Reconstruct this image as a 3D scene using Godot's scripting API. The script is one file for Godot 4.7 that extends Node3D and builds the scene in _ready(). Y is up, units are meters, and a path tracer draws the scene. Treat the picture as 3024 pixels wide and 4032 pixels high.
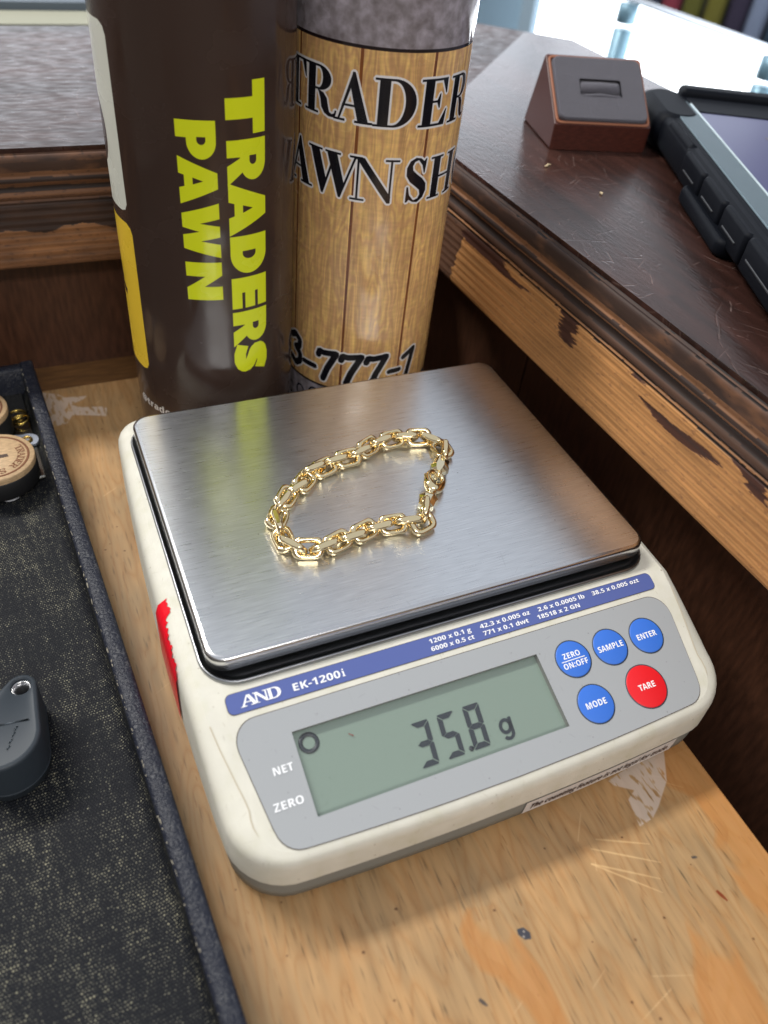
extends Node3D
# Metres, y up. Origin on the plywood under the middle of the scale's weighing pan; +x along the pan to the right, +z towards the scale's front.

const PAN_Y := 0.053
var M := {}
var names := {}
var font_sans: SystemFont
var font_serif: SystemFont

# ------------------------------------------------------------------ helpers
func srgb(r: float, g: float, b: float) -> Color:
	return Color(r / 255.0, g / 255.0, b / 255.0)

func mat(c: Color, rough := 0.5, metal := 0.0) -> StandardMaterial3D:
	var m := StandardMaterial3D.new()
	m.albedo_color = c
	m.roughness = rough
	m.metallic = metal
	return m

func numbered(called: String) -> String:
	var n: int = names.get(called, 0)
	names[called] = n + 1
	return called if n == 0 else "%s_%03d" % [called, n]

func tag(o: Node3D, label: String, category := "", group := "", kind := "") -> void:
	o.set_meta("label", label)
	if category: o.set_meta("category", category)
	if group: o.set_meta("group", group)
	if kind: o.set_meta("kind", kind)

func thing(called: String, label: String, category: String, at := Vector3.ZERO, turn := 0.0, group := "", kind := "") -> Node3D:
	var o := Node3D.new()
	o.name = numbered(called)
	add_child(o, true)
	o.position = at
	o.rotation.y = turn
	tag(o, label, category, group, kind)
	return o

func part(called: String, mesh: Mesh, material: Material, parent: Node3D, at := Vector3.ZERO) -> MeshInstance3D:
	var o := MeshInstance3D.new()
	o.name = called if parent != self else numbered(called)
	o.mesh = mesh
	o.material_override = material
	o.position = at
	parent.add_child(o, true)
	return o

func tool() -> SurfaceTool:
	var st := SurfaceTool.new()
	st.begin(Mesh.PRIMITIVE_TRIANGLES)
	return st

func done(st: SurfaceTool) -> ArrayMesh:
	st.generate_normals()
	return st.commit()

func tri(st: SurfaceTool, a: Vector3, b: Vector3, c: Vector3, ua := Vector2.ZERO, ub := Vector2.ZERO, uc := Vector2.ZERO) -> void:
	st.set_uv(ua); st.add_vertex(a)
	st.set_uv(ub); st.add_vertex(b)
	st.set_uv(uc); st.add_vertex(c)

# a, b, c, d run clockwise seen from outside
func quad(st: SurfaceTool, a: Vector3, b: Vector3, c: Vector3, d: Vector3, ua := Vector2.ZERO, ub := Vector2.ZERO, uc := Vector2.ZERO, ud := Vector2.ZERO) -> void:
	tri(st, a, b, c, ua, ub, uc)
	tri(st, a, c, d, ua, uc, ud)

# rings: arrays of Vector3 of one length, closed; consecutive rings are joined. Rings run counter-clockwise seen from above when the loft goes downwards.
func loft(st: SurfaceTool, rings: Array, closed := true, cap_first := false, cap_last := false, groups := []) -> void:
	for k in rings.size() - 1:
		st.set_smooth_group(groups[k] if k < groups.size() else 0)
		var a: Array = rings[k]
		var b: Array = rings[k + 1]
		var n := a.size()
		for i in (n if closed else n - 1):
			var j := (i + 1) % n
			quad(st, a[i], a[j], b[j], b[i])
	if cap_first: cap(st, rings[0], false)
	if cap_last: cap(st, rings[-1], true)

func cap(st: SurfaceTool, ring: Array, flip: bool) -> void:
	st.set_smooth_group(-1)
	var c := Vector3.ZERO
	for p in ring: c += p
	c /= ring.size()
	for i in ring.size():
		var j := (i + 1) % ring.size()
		if flip: tri(st, c, ring[i], ring[j])
		else: tri(st, c, ring[j], ring[i])

# rounded rectangle in plan, counter-clockwise from above (x right, z towards viewer)
func rrect(hw: float, z0: float, z1: float, r: float, y: float, inset := 0.0, seg := 6) -> Array:
	var out := []
	var w := hw - inset
	var a := z0 + inset
	var b := z1 - inset
	var rr := maxf(r - inset, 0.0003)
	for q in 4:
		var cx: float = [w - rr, -w + rr, -w + rr, w - rr][q]
		var cz: float = [a + rr, a + rr, b - rr, b - rr][q]
		for i in seg + 1:
			var t := PI / 2 * (q + float(i) / seg)
			out.append(Vector3(cx + rr * cos(t), y, cz - rr * sin(t)))
	return out

func moved(ring: Array, by: Vector3) -> Array:
	return ring.map(func(p): return p + by)

# lathe round the y axis: profile of (radius, y) from bottom to top; angle 0 is +z and grows towards +x
func lathe(profile: Array, seg := 64, groups := []) -> ArrayMesh:
	var st := tool()
	var vmax: float = profile[-1].y
	for k in profile.size() - 1:
		st.set_smooth_group(groups[k] if k < groups.size() else 0)
		var p: Vector2 = profile[k]
		var q: Vector2 = profile[k + 1]
		for i in seg:
			var t0 := TAU * i / seg - PI
			var t1 := TAU * (i + 1) / seg - PI
			var u0 := float(i) / seg
			var u1 := float(i + 1) / seg
			quad(st, Vector3(p.x * sin(t0), p.y, p.x * cos(t0)), Vector3(q.x * sin(t0), q.y, q.x * cos(t0)), Vector3(q.x * sin(t1), q.y, q.x * cos(t1)), Vector3(p.x * sin(t1), p.y, p.x * cos(t1)),
				Vector2(u0, 1 - p.y / vmax), Vector2(u0, 1 - q.y / vmax), Vector2(u1, 1 - q.y / vmax), Vector2(u1, 1 - p.y / vmax))
	return done(st)

func bevel_box(size: Vector3, r: float, y_base := true) -> ArrayMesh:
	# box with its edges rounded in profile; stands on y = 0
	var st := tool()
	var rings := []
	var h := size.y
	for s in [[r, 0.0], [r * 0.3, r * 0.3], [0.0, r], [0.0, h - r], [r * 0.3, h - r * 0.3], [r, h]]:
		rings.push_front(rrect(size.x / 2, -size.z / 2, size.z / 2, r, s[1] if y_base else s[1] - h / 2, s[0], 3))
	loft(st, rings, true, true, true)
	return done(st)

# tube along points with radii
func tube(st: SurfaceTool, pts: Array, radii: Array, seg := 10, closed := false, up := Vector3.UP) -> void:
	var rings := []
	var n := pts.size()
	for i in n:
		var a: Vector3 = pts[(i - 1 + n) % n] if closed or i > 0 else pts[i]
		var b: Vector3 = pts[(i + 1) % n] if closed or i < n - 1 else pts[i]
		var d := (b - a).normalized()
		var s := d.cross(up).normalized()
		if s.length() < 0.5: s = d.cross(Vector3.RIGHT).normalized()
		var t := s.cross(d).normalized()
		var ring := []
		for k in seg:
			var ang := TAU * k / seg
			ring.append(pts[i] + (s * cos(ang) + t * sin(ang)) * radii[i])
		rings.append(ring)
	if closed: rings.append(rings[0])
	loft(st, rings, true, not closed, not closed)

# prism over a plan polygon (x, z), from y0 to y1, clockwise or not
func prism(poly: PackedVector2Array, y0: float, y1: float, uv_scale := 1.0, turn := 0.0) -> ArrayMesh:
	var st := tool()
	var p := poly
	if not Geometry2D.is_polygon_clockwise(p):
		p = p.duplicate()
		p.reverse()
	var uv := func(v: Vector2) -> Vector2: return v.rotated(turn) * uv_scale
	st.set_smooth_group(-1)
	var ix := Geometry2D.triangulate_polygon(p)
	for i in range(0, ix.size(), 3):
		var v := [p[ix[i]], p[ix[i + 1]], p[ix[i + 2]]]
		if (v[1] - v[0]).cross(v[2] - v[0]) < 0: v = [v[0], v[2], v[1]]
		tri(st, Vector3(v[0].x, y1, v[0].y), Vector3(v[1].x, y1, v[1].y), Vector3(v[2].x, y1, v[2].y), uv.call(v[0]), uv.call(v[1]), uv.call(v[2]))
		tri(st, Vector3(v[0].x, y0, v[0].y), Vector3(v[2].x, y0, v[2].y), Vector3(v[1].x, y0, v[1].y), uv.call(v[0]), uv.call(v[2]), uv.call(v[1]))
	var acc := 0.0
	for i in p.size():
		var a := p[i]
		var b := p[(i + 1) % p.size()]
		var l := a.distance_to(b)
		quad(st, Vector3(b.x, y1, b.y), Vector3(b.x, y0, b.y), Vector3(a.x, y0, a.y), Vector3(a.x, y1, a.y), Vector2(acc + l, y1) * uv_scale, Vector2(acc + l, y0) * uv_scale, Vector2(acc, y0) * uv_scale, Vector2(acc, y1) * uv_scale)
		acc += l
	return done(st)

# ------------------------------------------------------------------ pictures computed for print and grain
class Canvas:
	var w: int
	var h: int
	var ppm: float       # pixels per unit
	var o: Vector2       # unit position of the top left corner; y grows upwards
	var d: PackedByteArray
	func _init(width: float, height: float, px: float, origin: Vector2, c: Color):
		ppm = px
		w = int(width * px)
		h = int(height * px)
		o = origin
		d.resize(w * h * 3)
		var r := int(c.r * 255)
		var g := int(c.g * 255)
		var b := int(c.b * 255)
		for i in w * h:
			d[i * 3] = r
			d[i * 3 + 1] = g
			d[i * 3 + 2] = b
	func fill(poly: PackedVector2Array, c: Color, a := 1.0, mask := PackedByteArray(), lo := 0) -> void:
		var q := PackedVector2Array()
		var x0 := 1e9
		var x1 := -1e9
		var y0 := 1e9
		var y1 := -1e9
		for p in poly:
			var v := Vector2((p.x - o.x) * ppm, (o.y - p.y) * ppm)
			q.append(v)
			x0 = minf(x0, v.x); x1 = maxf(x1, v.x); y0 = minf(y0, v.y); y1 = maxf(y1, v.y)
		var ix0 := maxi(0, int(floor(x0)))
		var ix1 := mini(w - 1, int(ceil(x1)))
		if ix1 < ix0: return
		var n := q.size()
		var r := c.r * 255.0
		var g := c.g * 255.0
		var b := c.b * 255.0
		for row in range(maxi(0, int(floor(y0))), mini(h - 1, int(ceil(y1))) + 1):
			var cov := PackedFloat32Array()
			cov.resize(ix1 - ix0 + 2)
			var any := false
			for s in 3:
				var y := row + (s + 0.5) / 3.0
				var xs := []
				for i in n:
					var p1 := q[i]
					var p2 := q[(i + 1) % n]
					if (p1.y <= y) != (p2.y <= y):
						xs.append(p1.x + (y - p1.y) / (p2.y - p1.y) * (p2.x - p1.x))
				xs.sort()
				for k in range(0, xs.size() - 1, 2):
					var l: float = maxf(xs[k], ix0)
					var e: float = minf(xs[k + 1], ix1 + 1)
					if e <= l: continue
					any = true
					var a0 := int(l)
					var a1 := int(e)
					if a0 == a1:
						cov[a0 - ix0] += (e - l) / 3.0
					else:
						cov[a0 - ix0] += (a0 + 1 - l) / 3.0
						for m in range(a0 + 1, a1): cov[m - ix0] += 1.0 / 3.0
						cov[a1 - ix0] += (e - a1) / 3.0
			if not any: continue
			for px in range(ix0, ix1 + 1):
				var k := cov[px - ix0]
				if k <= 0.0: continue
				var at := row * w + px
				if mask.size():
					k *= clampf((mask[at] - lo) / 30.0, 0.0, 1.0)
				k = minf(k * a, 1.0)
				d[at * 3] = int(lerpf(d[at * 3], r, k))
				d[at * 3 + 1] = int(lerpf(d[at * 3 + 1], g, k))
				d[at * 3 + 2] = int(lerpf(d[at * 3 + 2], b, k))
	func line(a: Vector2, b: Vector2, wide: float, c: Color, alpha := 1.0) -> void:
		var s := (b - a).orthogonal().normalized() * wide / 2
		fill(PackedVector2Array([a + s * 0.3, b + s * 0.3, b - s * 0.3, a - s * 0.3]) if wide < 0 else PackedVector2Array([a + s, (a + b) / 2 + s * 1.2, b + s * 0.4, b - s * 0.4, (a + b) / 2 - s, a - s * 0.6]), c, alpha)
	func image() -> Image:
		return Image.create_from_data(w, h, false, Image.FORMAT_RGB8, d)
	func texture() -> ImageTexture:
		return ImageTexture.create_from_image(image())

# noise bytes of w x h, stretched sx and sy times
func nz(seed_: int, freq: float, w: int, h: int, sx := 1.0, sy := 1.0, oct := 4) -> PackedByteArray:
	var n := FastNoiseLite.new()
	n.noise_type = FastNoiseLite.TYPE_SIMPLEX_SMOOTH
	n.seed = seed_
	n.frequency = freq
	n.fractal_octaves = oct
	var im := n.get_image(maxi(8, int(w / sx)), maxi(8, int(h / sy)), false, false, true)
	im.resize(w, h, Image.INTERPOLATE_CUBIC)
	im.convert(Image.FORMAT_L8)
	return im.get_data()

func grey_texture(data: PackedByteArray, w: int, h: int) -> ImageTexture:
	return ImageTexture.create_from_image(Image.create_from_data(w, h, false, Image.FORMAT_L8, data))

func noise_bump(seed_: int, freq: float, size := 512, oct := 4) -> NoiseTexture2D:
	var t := NoiseTexture2D.new()
	var n := FastNoiseLite.new()
	n.seed = seed_
	n.frequency = freq
	n.fractal_octaves = oct
	t.noise = n
	t.width = size
	t.height = size
	t.seamless = true
	return t

# ------------------------------------------------------------------ lettering
var ref_base := {}
func text_mesh(txt: String, cap_h: float, font: Font, align := HORIZONTAL_ALIGNMENT_LEFT) -> TextMesh:
	var t := TextMesh.new()
	t.text = txt
	t.font = font
	t.font_size = 96
	t.pixel_size = cap_h / (0.714 * 96.0)
	t.depth = 0.0
	t.curve_step = 0.8
	t.horizontal_alignment = align
	return t

# flat lettering: (0, 0) at the start (or middle) of the baseline; stretched to `wide` metres if given
func letters(called: String, txt: String, cap_h: float, m: Material, parent: Node3D, xf: Transform3D, font: Font = null, wide := 0.0, centred := false, slant := 0.0, warp = null) -> MeshInstance3D:
	var f: Font = font if font else font_sans
	var t := text_mesh(txt, cap_h, f, HORIZONTAL_ALIGNMENT_LEFT)
	var box := t.get_aabb()
	var e := text_mesh("E", cap_h, f)
	var eb := e.get_aabb()
	var s := (wide / box.size.x if wide > 0 else 1.0)
	var sy := cap_h / eb.size.y
	var arr := t.surface_get_arrays(0)
	var v: PackedVector3Array = arr[Mesh.ARRAY_VERTEX]
	for i in v.size():
		var p := v[i]
		var y := (p.y - eb.position.y) * sy
		var x := (p.x - box.position.x) * s - (box.size.x * s / 2 if centred else 0.0) + slant * y
		v[i] = warp.call(Vector2(x, y)) if warp != null else Vector3(x, y, 0)
	var flat := []
	flat.resize(Mesh.ARRAY_MAX)
	flat[Mesh.ARRAY_VERTEX] = v
	var nn := PackedVector3Array()
	nn.resize(v.size())
	nn.fill(Vector3.BACK)
	if warp == null: flat[Mesh.ARRAY_NORMAL] = nn
	flat[Mesh.ARRAY_INDEX] = arr[Mesh.ARRAY_INDEX]
	var am := ArrayMesh.new()
	am.add_surface_from_arrays(Mesh.PRIMITIVE_TRIANGLES, flat)
	var o := part(called, am, m, parent)
	o.transform = xf
	return o

func rect_poly(x0: float, y0: float, x1: float, y1: float) -> PackedVector2Array:
	return PackedVector2Array([Vector2(x0, y0), Vector2(x1, y0), Vector2(x1, y1), Vector2(x0, y1)])

func pp(a: Array) -> PackedVector2Array:
	var out := PackedVector2Array()
	for i in range(0, a.size(), 2): out.append(Vector2(a[i], a[i + 1]))
	return out

func arc_pts(c: Vector2, rx: float, ry: float, a0: float, a1: float, n := 18) -> Array:
	var out := []
	for i in n + 1:
		var t := deg_to_rad(lerpf(a0, a1, float(i) / n))
		out.append(c + Vector2(rx * cos(t), ry * sin(t)))
	return out

func between(a: Array, b: Array) -> PackedVector2Array:
	var out := PackedVector2Array(a)
	b.reverse()
	out.append_array(PackedVector2Array(b))
	return out

# high-contrast serif capitals: parts of a letter in cap-height units, and its width
func didone(ch: String) -> Array:
	var h := 0.045   # hairline
	var k := 0.23    # stem
	match ch:
		"T": return [0.92, [rect_poly(0.35, 0, 0.35 + k, 1), rect_poly(0.2, 0, 0.72, h), rect_poly(0.02, 1 - h, 0.9, 1), pp([0.02, 1, 0.0, 0.66, 0.03, 0.66, 0.16, 0.96]), pp([0.9, 1, 0.92, 0.66, 0.89, 0.66, 0.76, 0.96])]]
		"R": return [0.95, [rect_poly(0.1, 0, 0.1 + k, 1), rect_poly(0, 0, 0.44, h), rect_poly(0, 1 - h, 0.45, 1), rect_poly(0.3, 0.49, 0.46, 0.49 + h),
			between(arc_pts(Vector2(0.42, 0.745), 0.36, 0.255, -90, 90), arc_pts(Vector2(0.42, 0.745), 0.13, 0.215, -90, 90)),
			pp([0.40, 0.5, 0.58, 0.46, 0.68, 0.36, 0.72, 0.2, 0.76, 0.09, 0.83, 0.06, 0.89, 0.09, 0.91, 0.16, 0.95, 0.15, 0.93, 0.05, 0.86, 0.0, 0.74, 0.0, 0.62, 0.05, 0.53, 0.16, 0.5, 0.32, 0.44, 0.45])]]
		"A": return [0.98, [pp([0.1, 0, 0.15, 0, 0.5, 0.9, 0.47, 1.0, 0.45, 1.0]), pp([0.45, 1.02, 0.51, 1.02, 0.9, 0, 0.64, 0, 0.40, 0.76]), rect_poly(0.22, 0.32, 0.66, 0.32 + h), rect_poly(0, 0, 0.3, h), rect_poly(0.55, 0, 0.99, h)]]
		"D": return [1.0, [rect_poly(0.1, 0, 0.1 + k, 1), rect_poly(0, 0, 0.45, h), rect_poly(0, 1 - h, 0.45, 1), between(arc_pts(Vector2(0.42, 0.5), 0.52, 0.5, -90, 90), arc_pts(Vector2(0.42, 0.5), 0.27, 0.455, -90, 90))]]
		"E": return [0.8, [rect_poly(0.1, 0, 0.1 + k, 1), rect_poly(0, 0, 0.74, h), rect_poly(0, 1 - h, 0.72, 1), rect_poly(0.3, 0.5, 0.52, 0.5 + h), pp([0.52, 0.38, 0.55, 0.38, 0.55, 0.68, 0.52, 0.68, 0.46, 0.55, 0.46, 0.5]), pp([0.72, 1, 0.73, 0.68, 0.70, 0.68, 0.56, 0.97]), pp([0.74, 0, 0.78, 0.34, 0.75, 0.34, 0.56, 0.03])]]
		"P": return [0.82, [rect_poly(0.1, 0, 0.1 + k, 1), rect_poly(0, 0, 0.46, h), rect_poly(0, 1 - h, 0.45, 1), between(arc_pts(Vector2(0.42, 0.72), 0.38, 0.28, -90, 90), arc_pts(Vector2(0.42, 0.72), 0.14, 0.235, -90, 90)), rect_poly(0.3, 0.44, 0.46, 0.44 + h)]]
		"W": return [1.42, [pp([0.06, 1, 0.32, 1, 0.56, 0.28, 0.47, -0.02, 0.42, -0.02]), pp([0.47, -0.02, 0.42, -0.02, 0.68, 0.8, 0.74, 0.8]), pp([0.54, 1, 0.8, 1, 1.02, 0.28, 0.93, -0.02, 0.88, -0.02]), pp([0.93, -0.02, 0.88, -0.02, 1.24, 1, 1.29, 1]), rect_poly(0, 1 - h, 0.42, 1), rect_poly(0.5, 1 - h, 0.9, 1), rect_poly(1.12, 1 - h, 1.42, 1)]]
		"N": return [1.1, [pp([0.0, 1, 0.3, 1, 0.93, 0.14, 0.93, -0.02, 0.86, -0.02, 0.16, 0.94]), rect_poly(0.15, 0, 0.15 + h, 0.95), rect_poly(0.88, 0, 0.88 + h, 1), rect_poly(0.02, 0, 0.34, h), rect_poly(0.76, 1 - h, 1.08, 1)]]
		"S": return [0.66, [pp([0.56, 0.98, 0.53, 0.66, 0.5, 0.66, 0.44, 0.84, 0.32, 0.965, 0.22, 0.93, 0.17, 0.84, 0.19, 0.74, 0.3, 0.65, 0.48, 0.53, 0.6, 0.4, 0.62, 0.24, 0.55, 0.08, 0.4, -0.02, 0.26, 0.0, 0.15, 0.06, 0.1, 0.0, 0.06, 0.0, 0.06, 0.36, 0.1, 0.36, 0.15, 0.17, 0.28, 0.035, 0.4, 0.07, 0.45, 0.16, 0.42, 0.27, 0.3, 0.36, 0.13, 0.48, 0.03, 0.62, 0.02, 0.8, 0.1, 0.95, 0.24, 1.02, 0.38, 1.0, 0.48, 0.93, 0.53, 0.98])]]
		"H": return [1.06, [rect_poly(0.1, 0, 0.1 + k, 1), rect_poly(0.72, 0, 0.72 + k, 1), rect_poly(0, 0, 0.43, h), rect_poly(0, 1 - h, 0.43, 1), rect_poly(0.62, 0, 1.05, h), rect_poly(0.62, 1 - h, 1.05, 1), rect_poly(0.3, 0.48, 0.75, 0.48 + h)]]
		"O": return [1.0, [between(arc_pts(Vector2(0.5, 0.5), 0.5, 0.52, 0, 360, 40), arc_pts(Vector2(0.5, 0.5), 0.24, 0.475, 0, 360, 40))]]
	return [0.3, [pp([0.05, 1.0, 0.28, 1.0, 0.16, 0.62, 0.12, 0.62])]]

# very heavy sans capitals: [width, filled parts, counters]
func ultra(ch: String) -> Array:
	match ch:
		"T": return [1.0, [rect_poly(0, 0.66, 1, 1), rect_poly(0.3, 0, 0.7, 0.7)], []]
		"R": return [1.02, [rect_poly(0.04, 0, 0.42, 1), PackedVector2Array([Vector2(0.04, 0.3), Vector2(0.04, 1), Vector2(0.55, 1)] + arc_pts(Vector2(0.55, 0.66), 0.4, 0.34, 90, -90)), pp([0.38, 0.42, 0.72, 0.42, 1.04, 0, 0.6, 0])], [PackedVector2Array([Vector2(0.4, 0.56), Vector2(0.4, 0.74), Vector2(0.5, 0.74)] + arc_pts(Vector2(0.5, 0.65), 0.1, 0.09, 90, -90)), rect_poly(0.42, -0.01, 0.47, 0.26)]]
		"A": return [1.14, [pp([0, 0, 0.38, 1, 0.76, 1, 1.14, 0, 0.74, 0, 0.7, 0.14, 0.44, 0.14, 0.4, 0])], [pp([0.49, 0.36, 0.65, 0.36, 0.57, 0.62])]]
		"D": return [1.02, [PackedVector2Array([Vector2(0.04, 0), Vector2(0.04, 1), Vector2(0.5, 1)] + arc_pts(Vector2(0.5, 0.5), 0.5, 0.5, 90, -90))], [PackedVector2Array([Vector2(0.42, 0.32), Vector2(0.42, 0.68), Vector2(0.48, 0.68)] + arc_pts(Vector2(0.48, 0.5), 0.14, 0.18, 90, -90))]]
		"E": return [0.86, [rect_poly(0.04, 0, 0.82, 1)], [rect_poly(0.42, 0.275, 0.84, 0.355), rect_poly(0.42, 0.645, 0.84, 0.725)]]
		"S": return [0.9, Geometry2D.offset_polyline(pp([0.85, 0.76, 0.64, 0.84, 0.44, 0.845, 0.26, 0.80, 0.2, 0.7, 0.27, 0.6, 0.46, 0.53, 0.63, 0.45, 0.71, 0.35, 0.68, 0.24, 0.52, 0.165, 0.3, 0.165, 0.05, 0.25]), 0.168, Geometry2D.JOIN_ROUND, Geometry2D.END_BUTT), []]
		"P": return [0.9, [rect_poly(0.04, 0, 0.42, 1), PackedVector2Array([Vector2(0.04, 0.26), Vector2(0.04, 1), Vector2(0.5, 1)] + arc_pts(Vector2(0.5, 0.63), 0.4, 0.37, 90, -90))], [PackedVector2Array([Vector2(0.4, 0.52), Vector2(0.4, 0.74), Vector2(0.46, 0.74)] + arc_pts(Vector2(0.46, 0.63), 0.11, 0.11, 90, -90))]]
		"W": return [1.5, [pp([0, 1, 0.42, 1, 0.54, 0.48, 0.62, 1, 0.92, 1, 1.02, 0.48, 1.12, 1, 1.5, 1, 1.24, 0, 0.86, 0, 0.76, 0.44, 0.66, 0, 0.28, 0])], []]
		"N": return [1.12, [pp([0.04, 0, 0.04, 1, 0.4, 1, 0.7, 0.5, 0.7, 1, 1.08, 1, 1.08, 0, 0.74, 0, 0.42, 0.52, 0.42, 0])], []]
	return [0.5, [], []]

# ------------------------------------------------------------------ surfaces
func plywood_texture() -> ImageTexture:
	var c := Canvas.new(446, 520, 3.0, Vector2(-362, 174), srgb(205, 164, 112))
	var w := c.w
	var h := c.h
	var fine := nz(11, 0.09, w, h, 1.0, 14.0, 4)
	var pore := nz(12, 0.2, w, h, 1.0, 9.0, 2)
	var warp := nz(13, 0.011, w, h, 1.0, 5.0, 3)
	var blot := nz(14, 0.008, w, h, 1.0, 1.6, 4)
	var smear := nz(15, 0.12, w, h, 1.0, 3.5, 4)
	var d := c.d
	for i in w * h:
		var f := warp[i] / 255.0 * 7.0
		var ring := absf(f - floor(f) - 0.5) * 2.0          # 0 .. 1 .. 0
		var band := pow(ring, 3.0)
		var g := (fine[i] - 128) / 128.0
		var p := maxf(0.0, (96.0 - pore[i]) / 96.0)
		var b := (blot[i] - 128) / 128.0
		var k := 0.84 + 0.06 * g + 0.08 * b - 0.3 * p * p
		d[i * 3] = clampi(int((203 - 9 * band) * k), 0, 255)
		d[i * 3 + 1] = clampi(int((162 - 14 * band) * (k - 0.03 * b)), 0, 255)
		d[i * 3 + 2] = clampi(int((113 - 15 * band) * (k - 0.07 * b)), 0, 255)
	c.d = d
	# figure of the veneer: broad reddish flames with a darker outline (x, -z in mm)
	for f in [[-30.6, 149.6, -25.7, 144.9, -17.3, 146.6, -15.5, 155.5, -12.4, 170.1, -12.5, 190, -18, 195, -22, 175, -26.1, 165.4, -29.8, 161.9, -31.4, 154.3], [63.4, 133.6, 69.6, 140.7, 70.1, 152.8, 64.2, 158.5, 63.3, 174.7, 65.8, 182, 60, 220, 92, 220, 92, 120, 66, 120], [46, 158, 39.5, 172.5, 36.4, 181, 28.4, 192, 20, 215, 44, 215, 50, 180]]:
		var q := PackedVector2Array()
		for i in range(0, f.size(), 2): q.append(Vector2(f[i], -f[i + 1]))
		c.fill(q, srgb(190, 132, 76), 0.13)
		var edge := q.duplicate()
		edge.append(q[0])
		for s in Geometry2D.offset_polyline(edge, 0.55, Geometry2D.JOIN_ROUND, Geometry2D.END_ROUND): c.fill(s, srgb(178, 116, 60), 0.28, blot, 60)
		for s in Geometry2D.offset_polygon(q, -4.0, Geometry2D.JOIN_ROUND): c.fill(s, srgb(214, 172, 118), 0.12)
	var rng := RandomNumberGenerator.new()
	rng.seed = 5
	for i in 2600:      # pores and splinters along the grain
		var a := Vector2(rng.randf_range(-360, 82), rng.randf_range(-345, 170))
		var l := rng.randf_range(0.6, 6.5) * rng.randf_range(0.4, 1.0)
		c.line(a, a + Vector2(rng.randf_range(-0.25, 0.25), -l), rng.randf_range(0.16, 0.40), srgb(128, 82, 44), rng.randf_range(0.12, 0.55))
	for i in 120:      # dark specks
		var a := Vector2(rng.randf_range(-130, 80), rng.randf_range(-220, 170))
		var s := rng.randf_range(0.25, 0.6)
		c.fill(pp([a.x - s, a.y, a.x - s * 0.3, a.y + s * 0.7, a.x + s, a.y + s * 0.2, a.x + s * 0.4, a.y - s]), srgb(66, 40, 26), rng.randf_range(0.4, 0.85))
	for i in 70:       # pale scratches
		var a := Vector2(rng.randf_range(-130, 80), rng.randf_range(-220, 170))
		c.line(a, a + Vector2.from_angle(rng.randf() * TAU) * rng.randf_range(4, 16), 0.3, srgb(238, 208, 162), rng.randf_range(0.2, 0.5))
	for s in [[26.5, 140.7, 43.3, 148.9], [23.1, 142.9, 43.2, 155.6], [20.2, 147.2, 39.7, 160.0], [20.2, 147.2, 37.6, 164.0]]:
		c.line(Vector2(s[0], -s[1]), Vector2(s[2], -s[3]), 0.62, srgb(232, 198, 146), 0.42)
	# smears of chalky paint
	for f in [[43.4, 124.3, 53.8, 122.2, 62.6, 119.5, 72.1, 119.9, 64.2, 132, 55, 139, 50.3, 141.8, 44, 142.6, 46.1, 132.9, 50.3, 130.7, 44.4, 126.6], [-122, -172, -110.5, -166.4, -107.8, -162.6, -96.6, -161, -98.6, -158.5, -105.5, -155.3, -100.4, -151.6, -88, -149, -90, -140.7, -98.3, -143.8, -105.9, -146, -109.1, -139.9, -119, -138]]:
		var q := PackedVector2Array()
		for i in range(0, f.size(), 2): q.append(Vector2(f[i], -f[i + 1]))
		c.fill(q, srgb(214, 200, 194), 0.66, smear, 70)
	c.fill(pp([-13.8, -155.9, -11.6, -156.2, -10.4, -158.3, -11.0, -160, -13.0, -159.4, -14.2, -157.4]), srgb(58, 60, 70), 0.95)
	c.fill(pp([-12.4, -157, -11.9, -156.9, -11.8, -157.5, -12.3, -157.6]), srgb(190, 180, 165), 0.9)
	c.fill(pp([-13.2, -158.3, -12.6, -158.2, -12.5, -158.8, -13.1, -158.9]), srgb(190, 180, 165), 0.9)
	c.line(Vector2(55.3, -170), Vector2(56.5, -174), 1.1, srgb(120, 52, 26), 0.9)
	c.line(Vector2(-34, -168.5), Vector2(-32.6, -171), 1.0, srgb(60, 56, 58), 0.8)
	c.line(Vector2(54.4, -158), Vector2(56.4, -158.6), 0.8, srgb(60, 56, 58), 0.8)
	return c.texture()

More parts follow.
